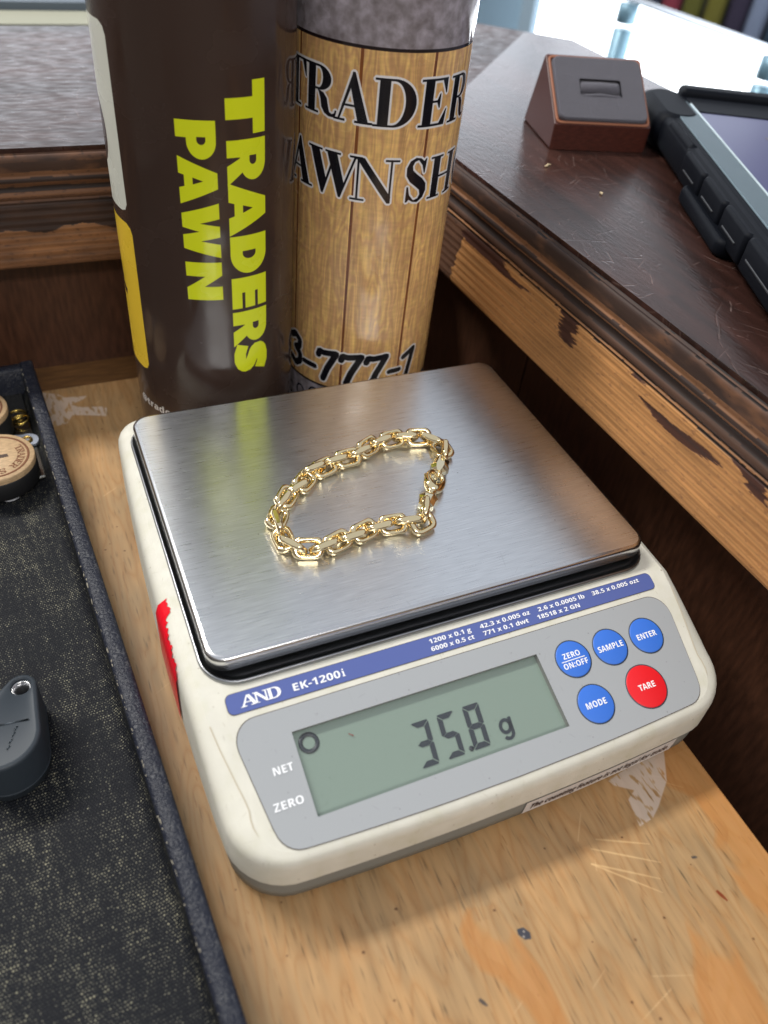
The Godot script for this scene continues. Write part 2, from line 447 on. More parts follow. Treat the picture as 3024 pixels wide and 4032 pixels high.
func moulding_texture(right: bool) -> ImageTexture:
	var c := Canvas.new(620, 56, 3.2, Vector2(-190, 120), srgb(190, 138, 84))
	var w := c.w
	var h := c.h
	var grain := nz(31 if right else 41, 0.06, w, h, 16.0, 1.0, 4)
	var wear := nz(32 if right else 42, 0.03, w, h, 3.0, 1.0, 4)
	var blot := nz(33 if right else 43, 0.02, w, h, 2.0, 1.0, 4)
	var fleck := nz(34 if right else 44, 0.16, w, h, 2.5, 1.0, 3)
	var d := c.d
	for row in h:
		var y0 := 120.0 - (row + 0.5) / 3.2
		for col in w:
			var i := row * w + col
			var wv := (wear[i] - 128) / 128.0
			var g := (grain[i] - 128) / 128.0
			var b := (blot[i] - 128) / 128.0
			var tooth := absf(fmod(col * 0.19, 1.0) - 0.5) * 0.9
			var y := y0 + wv * 0.28
			var r := 58.0
			var gg := 46.0
			var bb := 42.0
			var bare := 0.0
			if right:
				if y > 116.2: bare = -0.6 if y < 118.3 else 0.45
				elif y > 109.7: bare = 0.10 + 0.4 * maxf(wv, 0)
				elif y > 107.0: bare = 0.58
				elif y > 105.3: bare = 0.06
				elif y > 103.9 + tooth: bare = 0.62
				elif y > 101.0: bare = 0.02
				elif y > 98.2: bare = 0.24
				elif y > 97.3: bare = -0.1
				elif y > 96.5: bare = 0.75
				elif y > 95.5: bare = 0.0
				else: bare = 1.0
				if y <= 95.5:
					var x := -190.0 + (col + 0.5) / 3.2
					if x < -118 + 10 * b: bare = 0.35
			else:
				if y > 116.8: bare = -0.5 if y < 118.0 else 0.5
				elif y > 113.6: bare = 0.35 + 0.3 * wv
				elif y > 109.5: bare = 0.15 + 0.4 * maxf(wv, 0)
				elif y > 107: bare = 0.5
				elif y > 105: bare = 0.05
				elif y > 103: bare = 0.45
				elif y > 101: bare = 0.0
				elif y > 99: bare = 0.5
				elif y > 96.6: bare = 0.35
				elif y > 83.5 + 3.0 * b: bare = 0.12 + 0.12 * wv
				else: bare = 0.62 + 0.14 * b
			var s := clampf((fleck[i] - 176) / 40.0, 0, 1) * 0.22
			bare = clampf(bare - (s if bare > 0.3 else 0.0), -1.0, 1.0)
			if bare >= 0.0:
				r = lerpf(50, 182, bare); gg = lerpf(41, 131, bare * (0.84 + 0.16 * bare)); bb = lerpf(39, 82, bare)
			else:
				r = 50 + 34 * bare; gg = 41 + 28 * bare; bb = 39 + 26 * bare
			var k := 1.0 + 0.09 * g + 0.05 * b
			# late wood: thin darker lines along the grain of the bare board
			if y0 < 95.5:
				var t := fmod((y0 + g * 0.5) * 0.29, 1.0)
				k *= 1.0 - 0.17 * exp(-pow((t - 0.5) / 0.09, 2.0))
			d[i * 3] = clampi(int(r * k), 0, 255)
			d[i * 3 + 1] = clampi(int(gg * k), 0, 255)
			d[i * 3 + 2] = clampi(int(bb * k), 0, 255)
	c.d = d
	if right:
		# what is left of the dark varnish
		for f in [[-33.2, 96, -21.2, 96, -22.6, 89.5, -20.2, 89.4, -21.2, 85, -28.7, 85.3, -31.1, 87, -32.1, 91.9], [22.2, 89.9, 31.3, 90.1, 43.3, 90.3, 58.2, 91.6, 69.5, 90.9, 64.4, 89.1, 55.4, 87.4, 45.3, 86.5, 34.5, 87.1, 26.7, 88.5], [14.3, 95.8, 22.3, 95.8, 22, 94.5, 15.9, 94.6],
				[-121.3, 92.3, -113.3, 96.4, -97.2, 97.1, -84.7, 96, -79.3, 93.8, -74, 91.6, -54.6, 92.5, -65.8, 90.4, -82.3, 89.7, -94.6, 90.3, -107.1, 90.4, -114.5, 90.4], [69, 96, 84, 96, 92, 90.4, 83.3, 90.5]]:
			var q := PackedVector2Array()
			var n: int = f.size() / 2
			var rng := RandomNumberGenerator.new()
			rng.seed = int(f[0] * 10) + 4000
			for i in n:
				var a := Vector2(f[i * 2], f[i * 2 + 1])
				var b := Vector2(f[((i + 1) % n) * 2], f[((i + 1) % n) * 2 + 1])
				for s in 12: q.append(a.lerp(b, s / 12.0) + Vector2(rng.randf_range(-2.6, 2.6), rng.randf_range(-0.22, 0.22)))
			c.fill(q, srgb(66, 42, 36), 0.95)
	return c.texture()

func counter_top_maps() -> Array:
	var n := 1024
	var c := Canvas.new(n, n, 1.0, Vector2(0, n), srgb(58, 36, 29))
	var g := nz(51, 0.05, n, n, 1.0, 18.0, 4)
	var b := nz(52, 0.006, n, n, 1.0, 3.0, 4)
	var d := c.d
	for i in n * n:
		var k := 1.0 + 0.22 * (g[i] - 128) / 128.0 + 0.25 * (b[i] - 128) / 128.0
		d[i * 3] = clampi(int(54 * k), 0, 255)
		d[i * 3 + 1] = clampi(int(34 * k), 0, 255)
		d[i * 3 + 2] = clampi(int(29 * k), 0, 255)
	c.d = d
	var relief := Canvas.new(n, n, 1.0, Vector2(0, n), Color(0.5, 0.5, 0.5))
	var pit := nz(53, 0.16, n, n, 1.0, 4.0, 3)
	var orange := nz(54, 0.022, n, n, 1.0, 1.5, 3)
	var rd := relief.d
	for i in n * n:
		var v := clampi(int(128 + (pit[i] - 128) * 0.5 + (orange[i] - 128) * 0.25), 0, 255)
		rd[i * 3] = v; rd[i * 3 + 1] = v; rd[i * 3 + 2] = v
	relief.d = rd
	var rng := RandomNumberGenerator.new()
	rng.seed = 9
	for i in 1700:
		var a := Vector2(rng.randf_range(0, n), rng.randf_range(0, n))
		var dir := Vector2.from_angle(rng.randf_range(-0.9, 0.9) + (PI / 2 if rng.randf() < 0.45 else 0.4)) * rng.randf_range(6, 90) * rng.randf()
		var wide := rng.randf_range(0.7, 1.5)
		var bend := dir.orthogonal() * rng.randf_range(-0.12, 0.12)
		for q in [[a, a + dir * 0.5 + bend], [a + dir * 0.5 + bend, a + dir]]:
			c.line(q[0], q[1], wide, srgb(150, 140, 136), rng.randf_range(0.05, 0.5))
			relief.line(q[0], q[1], wide + 0.6, Color.BLACK if rng.randf() < 0.6 else Color.WHITE, rng.randf_range(0.5, 1.0))
	var dull := nz(55, 0.08, n, n, 1.0, 3.0, 5)
	for i in n * n: dull[i] = clampi(int(100 + (dull[i] - 128) * 0.35), 60, 170)
	return [c.texture(), relief.texture(), grey_texture(dull, n, n)]

func fabric_maps() -> Array:
	var n := 900
	var hh := 2046
	var c := Canvas.new(n, hh, 1.0, Vector2(0, hh), srgb(40, 42, 52))
	var worn := nz(61, 0.007, n, hh, 1.0, 1.8, 4)
	var strand := nz(62, 0.06, n, hh, 1.0, 7.0, 3)
	var weft := nz(64, 0.06, n, hh, 7.0, 1.0, 3)
	var each := nz(63, 0.22, n, hh, 1.0, 1.0, 1)
	var d := c.d
	var rl := PackedByteArray()
	rl.resize(n * hh)
	for y in hh:
		var row := y / 6
		var fy := fmod(float(y), 6.0) - 2.5
		for x in n:
			var i := y * n + x
			var fx := fmod(x + (3.0 if row % 2 else 0.0), 6.0) - 2.5
			var dome := maxf(0.0, 1.0 - (fx * fx / 7.0 + fy * fy / 5.0))
			var w := clampf((worn[i] * 0.42 + strand[i] * 0.42 + weft[i] * 0.34 + each[i] * 1.0 - 278) / 120.0, 0.0, 1.0)
			var t := w * clampf(dome * 1.8, 0.0, 1.0)
			d[i * 3] = int(lerpf(15 + 12 * dome, 150, t))
			d[i * 3 + 1] = int(lerpf(17 + 12 * dome, 145, t))
			d[i * 3 + 2] = int(lerpf(22 + 13 * dome, 122, t))
			rl[i] = int(60 + 180 * sqrt(dome))
	c.d = d
	return [c.texture(), grey_texture(rl, n, hh)]

func leather_maps() -> Array:
	var n := 512
	var f := FastNoiseLite.new()
	f.noise_type = FastNoiseLite.TYPE_CELLULAR
	f.cellular_return_type = FastNoiseLite.RETURN_DISTANCE2_SUB
	f.frequency = 0.05
	f.seed = 3
	f.domain_warp_enabled = true
	f.domain_warp_amplitude = 14.0
	f.domain_warp_frequency = 0.03
	var im := f.get_image(n, n, false, false, true)
	im.convert(Image.FORMAT_L8)
	var cell := im.get_data()
	var b := nz(71, 0.02, n, n)
	var c := Canvas.new(n, n, 1.0, Vector2(0, n), Color.BLACK)
	var d := c.d
	for i in n * n:
		var crease := clampf((70.0 - cell[i]) / 40.0, 0, 1)
		var dust := 0.55 * crease * clampf((b[i] - 120) / 60.0, 0, 1)
		d[i * 3] = int(lerpf(32, 104, dust)); d[i * 3 + 1] = int(lerpf(35, 102, dust)); d[i * 3 + 2] = int(lerpf(46, 98, dust))
	c.d = d
	for i in n * n: cell[i] = mini(cell[i] * 2, 255)
	return [c.texture(), grey_texture(cell, n, n)]

func brushed_maps() -> Array:
	var n := 1024
	var a := nz(81, 0.5, n, n, 42.0, 1.0, 1)
	var e := nz(83, 0.5, n, n, 22.0, 1.0, 1)
	var h := nz(84, 0.5, n, n, 80.0, 1.0, 1)
	var rough := Canvas.new(n, n, 1.0, Vector2(0, n), Color.BLACK)
	var tone := Canvas.new(n, n, 1.0, Vector2(0, n), Color.BLACK)
	var rd := rough.d
	var td := tone.d
	for i in n * n:
		var s := (a[i] - 128) * 0.34 + (e[i] - 128) * 0.33 + (h[i] - 128) * 0.33
		var r := clampi(int(76 + s * 0.12), 0, 255)
		var t := clampi(int(236 + s * 0.22), 0, 255)
		rd[i * 3] = r; rd[i * 3 + 1] = r; rd[i * 3 + 2] = r
		td[i * 3] = t; td[i * 3 + 1] = t; td[i * 3 + 2] = t
	rough.d = rd
	tone.d = td
	var rng := RandomNumberGenerator.new()
	rng.seed = 88
	for i in 170:    # hairline scratches and dried specks
		var p := Vector2(rng.randf() * n, rng.randf() * n)
		var q := p + Vector2.from_angle(rng.randf() * TAU) * rng.randf_range(8, 70) * rng.randf()
		rough.line(p, q, 1.1, Color(0.45, 0.45, 0.45), rng.randf_range(0.2, 0.8))
		tone.line(p, q, 1.0, Color(0.99, 0.99, 0.99) if rng.randf() < 0.5 else Color(0.72, 0.72, 0.72), rng.randf_range(0.1, 0.5))
	for i in 60:
		var p := Vector2(rng.randf() * n, rng.randf() * n)
		var s := rng.randf_range(0.6, 2.2)
		tone.fill(pp([p.x - s, p.y, p.x, p.y + s, p.x + s * 0.9, p.y + s * 0.2, p.x + s * 0.3, p.y - s]), srgb(120, 116, 108), rng.randf_range(0.2, 0.7))
	return [rough.texture(), tone.texture()]

func brown_label() -> ImageTexture:
	var c := Canvas.new(229.34, 205, 5.0, Vector2(-114.67, 205), srgb(62, 48, 42))
	var yel := srgb(214, 222, 36)
	var bg := srgb(62, 48, 42)
	# letters stand on their side: reading direction is downwards, their tops point to +arc
	var put := func(ch: String, y_top: float, y_bot: float, base: float, top: float) -> void:
		var g := ultra(ch)
		var to := func(q: PackedVector2Array) -> PackedVector2Array:
			var o := PackedVector2Array()
			for p in q: o.append(Vector2(base + p.y * (top - base), y_top + p.x / g[0] * (y_bot - y_top)))
			return o
		for q in g[1]: c.fill(to.call(q), yel)
		for q in g[2]: c.fill(to.call(q), bg)
	for l in [["T", 176.2, 158.6], ["R", 157.6, 141.2], ["A", 142.0, 121.6], ["D", 122.0, 105.2], ["E", 104.6, 89.6], ["R", 89.4, 72.6], ["S", 73.4, 58.6]]:
		put.call(l[0], l[1], l[2], 0.4, 16.2)
	for l in [["P", 164.4, 150.6], ["A", 151.6, 134.2], ["W", 134.8, 113.2], ["N", 112.0, 94.6]]:
		put.call(l[0], l[1], l[2], -17.2, -3.2)
	# big rounded shapes of a picture round the side
	var white := Geometry2D.offset_polygon(rect_poly(-84, 128, -46.5, 184.5), 4.0, Geometry2D.JOIN_ROUND)
	for q in white: c.fill(q, srgb(222, 224, 212))
	c.fill(PackedVector2Array(arc_pts(Vector2(-62, 150), 9.5, 12, 0, 360, 30)), bg)
	for q in Geometry2D.offset_polygon(rect_poly(-84, 56.5, -45.2, 115.5), 4.0, Geometry2D.JOIN_ROUND): c.fill(q, srgb(240, 202, 62))
	c.fill(pp([-59, 90, -53.5, 87, -54.5, 84, -59, 85]), bg)
	c.fill(PackedVector2Array(arc_pts(Vector2(-70, 92), 13, 9, 0, 360, 30)), bg)
	return c.texture()

func wood_label() -> ImageTexture:
	var c := Canvas.new(229.34, 205, 5.0, Vector2(-114.67, 205), srgb(190, 140, 90))
	var w := c.w
	var h := c.h
	var grain := nz(91, 0.07, w, h, 1.0, 14.0, 4)
	var wild := nz(92, 0.014, w, h, 1.0, 4.5, 3)
	var cross := nz(93, 0.09, w, h, 4.0, 1.0, 3)
	var stone := nz(94, 0.03, w, h, 1.0, 1.0, 5)
	var d := c.d
	for row in h:
		var y := 205.0 - (row + 0.5) / 5.0
		for col in w:
			var i := row * w + col
			var x := -114.67 + (col + 0.5) / 5.0
			if y > 184.5 or y < 34.0:
				var k := 0.55 + (stone[i] / 255.0 - 0.5) * 0.9
				d[i * 3] = clampi(int(lerpf(100, 176, k)), 0, 255); d[i * 3 + 1] = clampi(int(lerpf(92, 168, k)), 0, 255); d[i * 3 + 2] = clampi(int(lerpf(92, 178, k)), 0, 255)
				continue
			var plank := floorf((x + 22.5) / 28.8)
			var fx := (x + 22.5) / 28.8 - plank
			var tone := 0.05 * sin(plank * 2.4)
			var f := wild[i] / 255.0 * 6.0
			var ring := absf(f - floor(f) - 0.5) * 2.0
			var g := (grain[i] - 128) / 128.0
			var yl := clampf(ring * 0.7 - 0.12 + g * 0.3, 0.0, 1.0)
			var k2 := 1.0 + 0.10 * g + tone + 0.05 * (cross[i] - 128) / 128.0
			var r := lerpf(200, 236, yl) * k2
			var gg := lerpf(154, 198, yl) * k2
			var bb := lerpf(106, 118, yl) * k2
			if fx < 0.045:
				r = 120 - 20 * g; gg = 72 - 12 * g; bb = 44
			elif fx > 0.985:
				r *= 1.12; gg *= 1.12; bb *= 1.12
			d[i * 3] = clampi(int(r), 0, 255); d[i * 3 + 1] = clampi(int(gg), 0, 255); d[i * 3 + 2] = clampi(int(bb), 0, 255)
	c.d = d
	for l in [184.2, 34.2]: c.fill(rect_poly(-115, l - 0.55, 115, l + 0.55), srgb(30, 22, 24))
	var black := []
	for l in [["T", -61.5, 158.2, 15.2, 17], ["R", -46.6, 158.2, 15.8, 17], ["A", -32, 158.0, 15.5, 17.2], ["D", -16.3, 157.8, 17.8, 17], ["E", 2.0, 157.7, 14.2, 17], ["R", 17.4, 157.6, 15.8, 17], ["'", 33.6, 157.6, 4, 17], ["S", 38.5, 157.6, 11.5, 17],
			["P", -71, 129, 13.5, 17], ["A", -57.4, 129.0, 16, 17.4], ["W", -43.6, 128.8, 24.8, 17], ["N", -23.6, 128.6, 20.2, 17], ["S", -0.8, 128.4, 11.2, 17.4], ["H", 11.2, 128.4, 18.4, 17], ["O", 30.4, 128.4, 16, 17], ["P", 47.2, 128.4, 13.5, 17]]:
		var g := didone(l[0])
		for q in g[1]:
			var o := PackedVector2Array()
			for p in q: o.append(Vector2(l[1] + p.x / g[0] * l[3], l[2] + p.y * l[4]))
			black.append(o)
	var seven := [0.06, 0.78, 0.14, 0.93, 0.34, 0.9, 0.92, 0.96, 0.52, 0.42, 0.34, 0.06]
	var strokes := []
	for s in [[-34.6, 37.4, 11.0], [-22.8, 37.6, 11.4], [-10.6, 37.6, 11.4]]:
		strokes.append([seven, s[0], s[1], s[2], 17.4, 1.55])
	strokes.append([[0.12, 0.86, 0.5, 0.98, 0.86, 0.86, 0.84, 0.66, 0.5, 0.56, 0.9, 0.44, 0.92, 0.2, 0.56, 0.04, 0.1, 0.16], -54.5, 38.6, 9.6, 17, 1.7])
	strokes.append([[0.05, 0.5, 0.95, 0.5], -43.2, 35.2, 8.0, 17, 1.4])
	strokes.append([[0.05, 0.5, 0.95, 0.5], 1.8, 36.5, 6.6, 17, 1.3])
	strokes.append([[0.12, 0.8, 0.78, 0.98, 0.42, 0.04], 8.6, 37.4, 9.4, 17.6, 1.5])
	for s in strokes:
		var line := PackedVector2Array()
		for i in range(0, s[0].size(), 2): line.append(Vector2(s[1] + s[0][i] * s[3], s[2] + s[0][i + 1] * s[4]))
		for o in Geometry2D.offset_polyline(line, s[5], Geometry2D.JOIN_ROUND, Geometry2D.END_ROUND): black.append(o)
	for q in black:
		for o in Geometry2D.offset_polygon(q, 0.85, Geometry2D.JOIN_ROUND): c.fill(o, srgb(226, 222, 222))
	for q in black: c.fill(q, srgb(22, 22, 28))
	# faint drawn marks in the lower band
	for i in 9:
		var a := Vector2(-72 + i * 9.0, 25 + 3 * sin(i * 2.1))
		for o in Geometry2D.offset_polyline(PackedVector2Array(arc_pts(a, 2.6, 3.2, 20, 300, 10)), 0.5, Geometry2D.JOIN_ROUND, Geometry2D.END_ROUND): c.fill(o, srgb(26, 28, 36))
	return c.texture()

func make_materials() -> void:
	var m := mat(Color.WHITE, 0.42)
	m.albedo_texture = plywood_texture()
	m.texture_repeat = false
	m.heightmap_enabled = true
	m.heightmap_texture = m.albedo_texture
	m.heightmap_scale = 0.012
	m.metallic_specular = 0.4
	M.plywood = m
	M.ply_edge = mat(srgb(140, 100, 62), 0.8)
	for r in [true, false]:
		m = mat(Color.WHITE, 0.55)
		m.albedo_texture = moulding_texture(r)
		m.heightmap_enabled = true
		m.heightmap_texture = m.albedo_texture
		m.heightmap_scale = 0.045
		m.metallic_specular = 0.3
		M["moulding_r" if r else "moulding_b"] = m
	var ct := counter_top_maps()
	m = mat(Color.WHITE, 0.24)
	m.albedo_texture = ct[0]
	m.heightmap_enabled = true
	m.heightmap_texture = ct[1]
	m.heightmap_scale = 0.011
	M.counter = m
	m = m.duplicate()
	m.heightmap_scale = 0.011
	m.metallic_specular = 0.4
	m.roughness = 1.0
	m.roughness_texture = ct[2]
	M.counter_back = m
	m = mat(srgb(88, 56, 40), 0.45)
	m.uv1_triplanar = true
	m.uv1_scale = Vector3(12, 2.0, 12)
	m.albedo_texture = grain_tone()
	M.panel_wood = m
	m = m.duplicate()
	m.albedo_color = srgb(126, 88, 50)
	m.uv1_scale = Vector3(2, 12, 12)
	M.batten = m
	var fb := fabric_maps()
	m = mat(Color.WHITE, 0.62)
	m.albedo_texture = fb[0]
	m.heightmap_enabled = true
	m.heightmap_texture = fb[1]
	m.heightmap_scale = 0.022
	m.metallic_specular = 0.3
	m.uv1_scale = Vector3(1.0 / 0.147, 1.0 / 0.334, 1)
	m.uv1_offset = Vector3(0.0, 0.49, 0)
	M.fabric = m
	var le := leather_maps()
	m = mat(Color.WHITE, 0.42)
	m.albedo_texture = le[0]
	m.heightmap_enabled = true
	m.heightmap_texture = le[1]
	m.heightmap_scale = 0.02
	m.metallic_specular = 0.35
	M.leather = m
	M.fray = mat(srgb(134, 128, 114), 0.9)
	var br := brushed_maps()
	m = mat(srgb(248, 251, 255), 1.0, 1.0)
	m.albedo_texture = br[1]
	m.roughness_texture = br[0]
	m.anisotropy_enabled = true
	m.anisotropy = -0.75
	M.brushed = m
	M.steel = mat(srgb(196, 196, 198), 0.28, 1.0)
	M.pan_edge = mat(srgb(212, 212, 214), 0.22, 1.0)
	M.chrome = mat(srgb(214, 218, 222), 0.12, 1.0)
	m = mat(srgb(216, 213, 203), 0.5)
	m.heightmap_enabled = true
	m.heightmap_texture = noise_bump(7, 0.25)
	m.heightmap_scale = 0.006
	m.uv1_triplanar = true
	m.uv1_scale = Vector3(12, 12, 12)
	m.albedo_texture = speckle_texture()
	M.cream = m
	m = mat(srgb(126, 128, 124), 0.55)
	M.base_grey = m
	m = mat(srgb(158, 161, 164), 0.42)
	m.uv1_triplanar = true
	m.uv1_scale = Vector3(14, 14, 14)
	m.albedo_texture = speckle_texture2()
	M.overlay = m
	M.blue_strip = mat(srgb(82, 96, 156), 0.4)
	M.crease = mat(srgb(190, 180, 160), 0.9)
	M.grime = mat(srgb(86, 76, 66), 0.9)
	M.white_ink = mat(srgb(240, 241, 244), 0.5)
	M.blue_key = mat(srgb(56, 112, 208), 0.4)
	M.red_key = mat(srgb(222, 26, 36), 0.4)
	M.key_line = mat(srgb(52, 62, 74), 0.5)
	m = mat(srgb(118, 135, 124), 0.3)
	m.albedo_texture = speckle_texture2()
	m.uv1_triplanar = true
	m.uv1_scale = Vector3(17, 17, 17)
	M.lcd = m
	M.lcd_ink = mat(srgb(24, 34, 44), 0.4)
	m = mat(Color(1, 1, 1, 0.03), 0.08)
	m.transparency = BaseMaterial3D.TRANSPARENCY_ALPHA
	m.metallic_specular = 0.22
	M.pane = m
	M.red_sticker = mat(srgb(222, 16, 36), 0.3)
	M.paper = mat(srgb(206, 200, 196), 0.6)
	M.label_ink = mat(srgb(58, 34, 38), 0.6)
	M.black_rubber = mat(srgb(26, 26, 28), 0.6)
	m = mat(srgb(240, 220, 176), 0.1, 1.0)
	M.gold = m
	m = mat(srgb(244, 232, 198), 0.14, 1.0)
	M.gold_cut = m
	m = mat(Color.WHITE, 0.19)
	m.albedo_texture = brown_label()
	m.metallic_specular = 0.45
	M.brown_can = m
	m = mat(Color.WHITE, 0.22)
	m.albedo_texture = wood_label()
	m.metallic_specular = 0.55
	M.wood_can = m
	var sm := nz(121, 0.012, 512, 512, 1.0, 1.0, 5)
	for i in 512 * 512: sm[i] = clampi(int(52 + (sm[i] - 128) * 0.42), 20, 130)
	for k in ["brown_can", "wood_can"]:
		M[k].roughness = 1.0
		M[k].roughness_texture = grey_texture(sm, 512, 512)

func grain_tone() -> ImageTexture:
	var n := 512
	var a := nz(101, 0.05, n, n, 1.0, 1.0, 4)
	var out := PackedByteArray()
	out.resize(n * n)
	for i in n * n: out[i] = clampi(215 + int((a[i] - 128) * 0.35), 0, 255)
	return grey_texture(out, n, n)

func speckle_texture() -> ImageTexture:      # grubby dots and hair-fine scuffs on moulded plastic
	var c := Canvas.new(512, 512, 1.0, Vector2(0, 512), Color.WHITE)
	var b := nz(111, 0.012, 512, 512)
	var d := c.d
	for i in 512 * 512:
		var k := 246 + int((b[i] - 128) * 0.08)
		d[i * 3] = mini(k, 255); d[i * 3 + 1] = mini(k, 255); d[i * 3 + 2] = clampi(k - 3 - int(maxf(0.0, 128.0 - b[i]) * 0.08), 0, 255)
	c.d = d
	var rng := RandomNumberGenerator.new()
	rng.seed = 21
	for i in 90:
		var a := Vector2(rng.randf() * 512, rng.randf() * 512)
		var s := rng.randf_range(0.8, 3.0) * rng.randf_range(0.5, 1.0)
		c.fill(pp([a.x - s, a.y, a.x, a.y + s, a.x + s * 0.9, a.y + s * 0.2, a.x + s * 0.3, a.y - s]), srgb(120, 105, 88), rng.randf_range(0.15, 0.6))
	for i in 60:
		var a := Vector2(rng.randf() * 512, rng.randf() * 512)
		c.line(a, a + Vector2.from_angle(rng.randf() * TAU) * rng.randf_range(4, 18), 1.3, srgb(176, 164, 146), 0.35)
	return c.texture()

func speckle_texture2() -> ImageTexture:
	var c := Canvas.new(512, 512, 1.0, Vector2(0, 512), Color.WHITE)
	var rng := RandomNumberGenerator.new()
	rng.seed = 22
	for i in 90:
		var a := Vector2(rng.randf() * 512, rng.randf() * 512)
		var s := rng.randf_range(0.6, 2.2)
		c.fill(pp([a.x - s, a.y, a.x, a.y + s, a.x + s * 0.9, a.y + s * 0.2, a.x + s * 0.3, a.y - s]), srgb(118, 112, 106) if rng.randf() < 0.75 else Color.WHITE, rng.randf_range(0.2, 0.7))
	for i in 40:
		var a := Vector2(rng.randf() * 512, rng.randf() * 512)
		c.line(a, a + Vector2.from_angle(rng.randf() * TAU) * rng.randf_range(5, 22), 1.2, srgb(196, 196, 196), 0.4)
	return c.texture()

# ------------------------------------------------------------------ the counter round the well
func rx(z: float) -> float:
	return 0.1035 + 0.04 * z

const PROFILE := [[-0.004, 0.1165], [0.0002, 0.1163], [0.0006, 0.1152], [0.0016, 0.1152], [0.0022, 0.1163], [0.0032, 0.1160], [0.0040, 0.1146], [0.0044, 0.1120], [0.0044, 0.1096], [0.0040, 0.1080], [0.0041, 0.1073], [0.0050, 0.1068], [0.0053, 0.1058], [0.0049, 0.1046], [0.0041, 0.1036], [0.0041, 0.1016], [0.0053, 0.1006], [0.0059, 0.0994], [0.0057, 0.0980], [0.0050, 0.0973], [0.0058, 0.0969], [0.0061, 0.0962], [0.0052, 0.0955]]

func moulding_profile() -> Array:
	var out := PROFILE.duplicate()
	var n := 40
	for i in n + 1:
		var y := lerpf(0.0952, 0.0680, float(i) / n)
		var ripple := 0.00022 * sin(y * 1000.0 * 0.29 * TAU) if y < 0.094 else 0.0
		out.append([0.0062 + (0.0952 - y) / 0.0272 * 0.003 + ripple, y])
	out.append_array([[0.0091, 0.0668], [0.0082, 0.0660], [-0.02, 0.0660]])
	return out

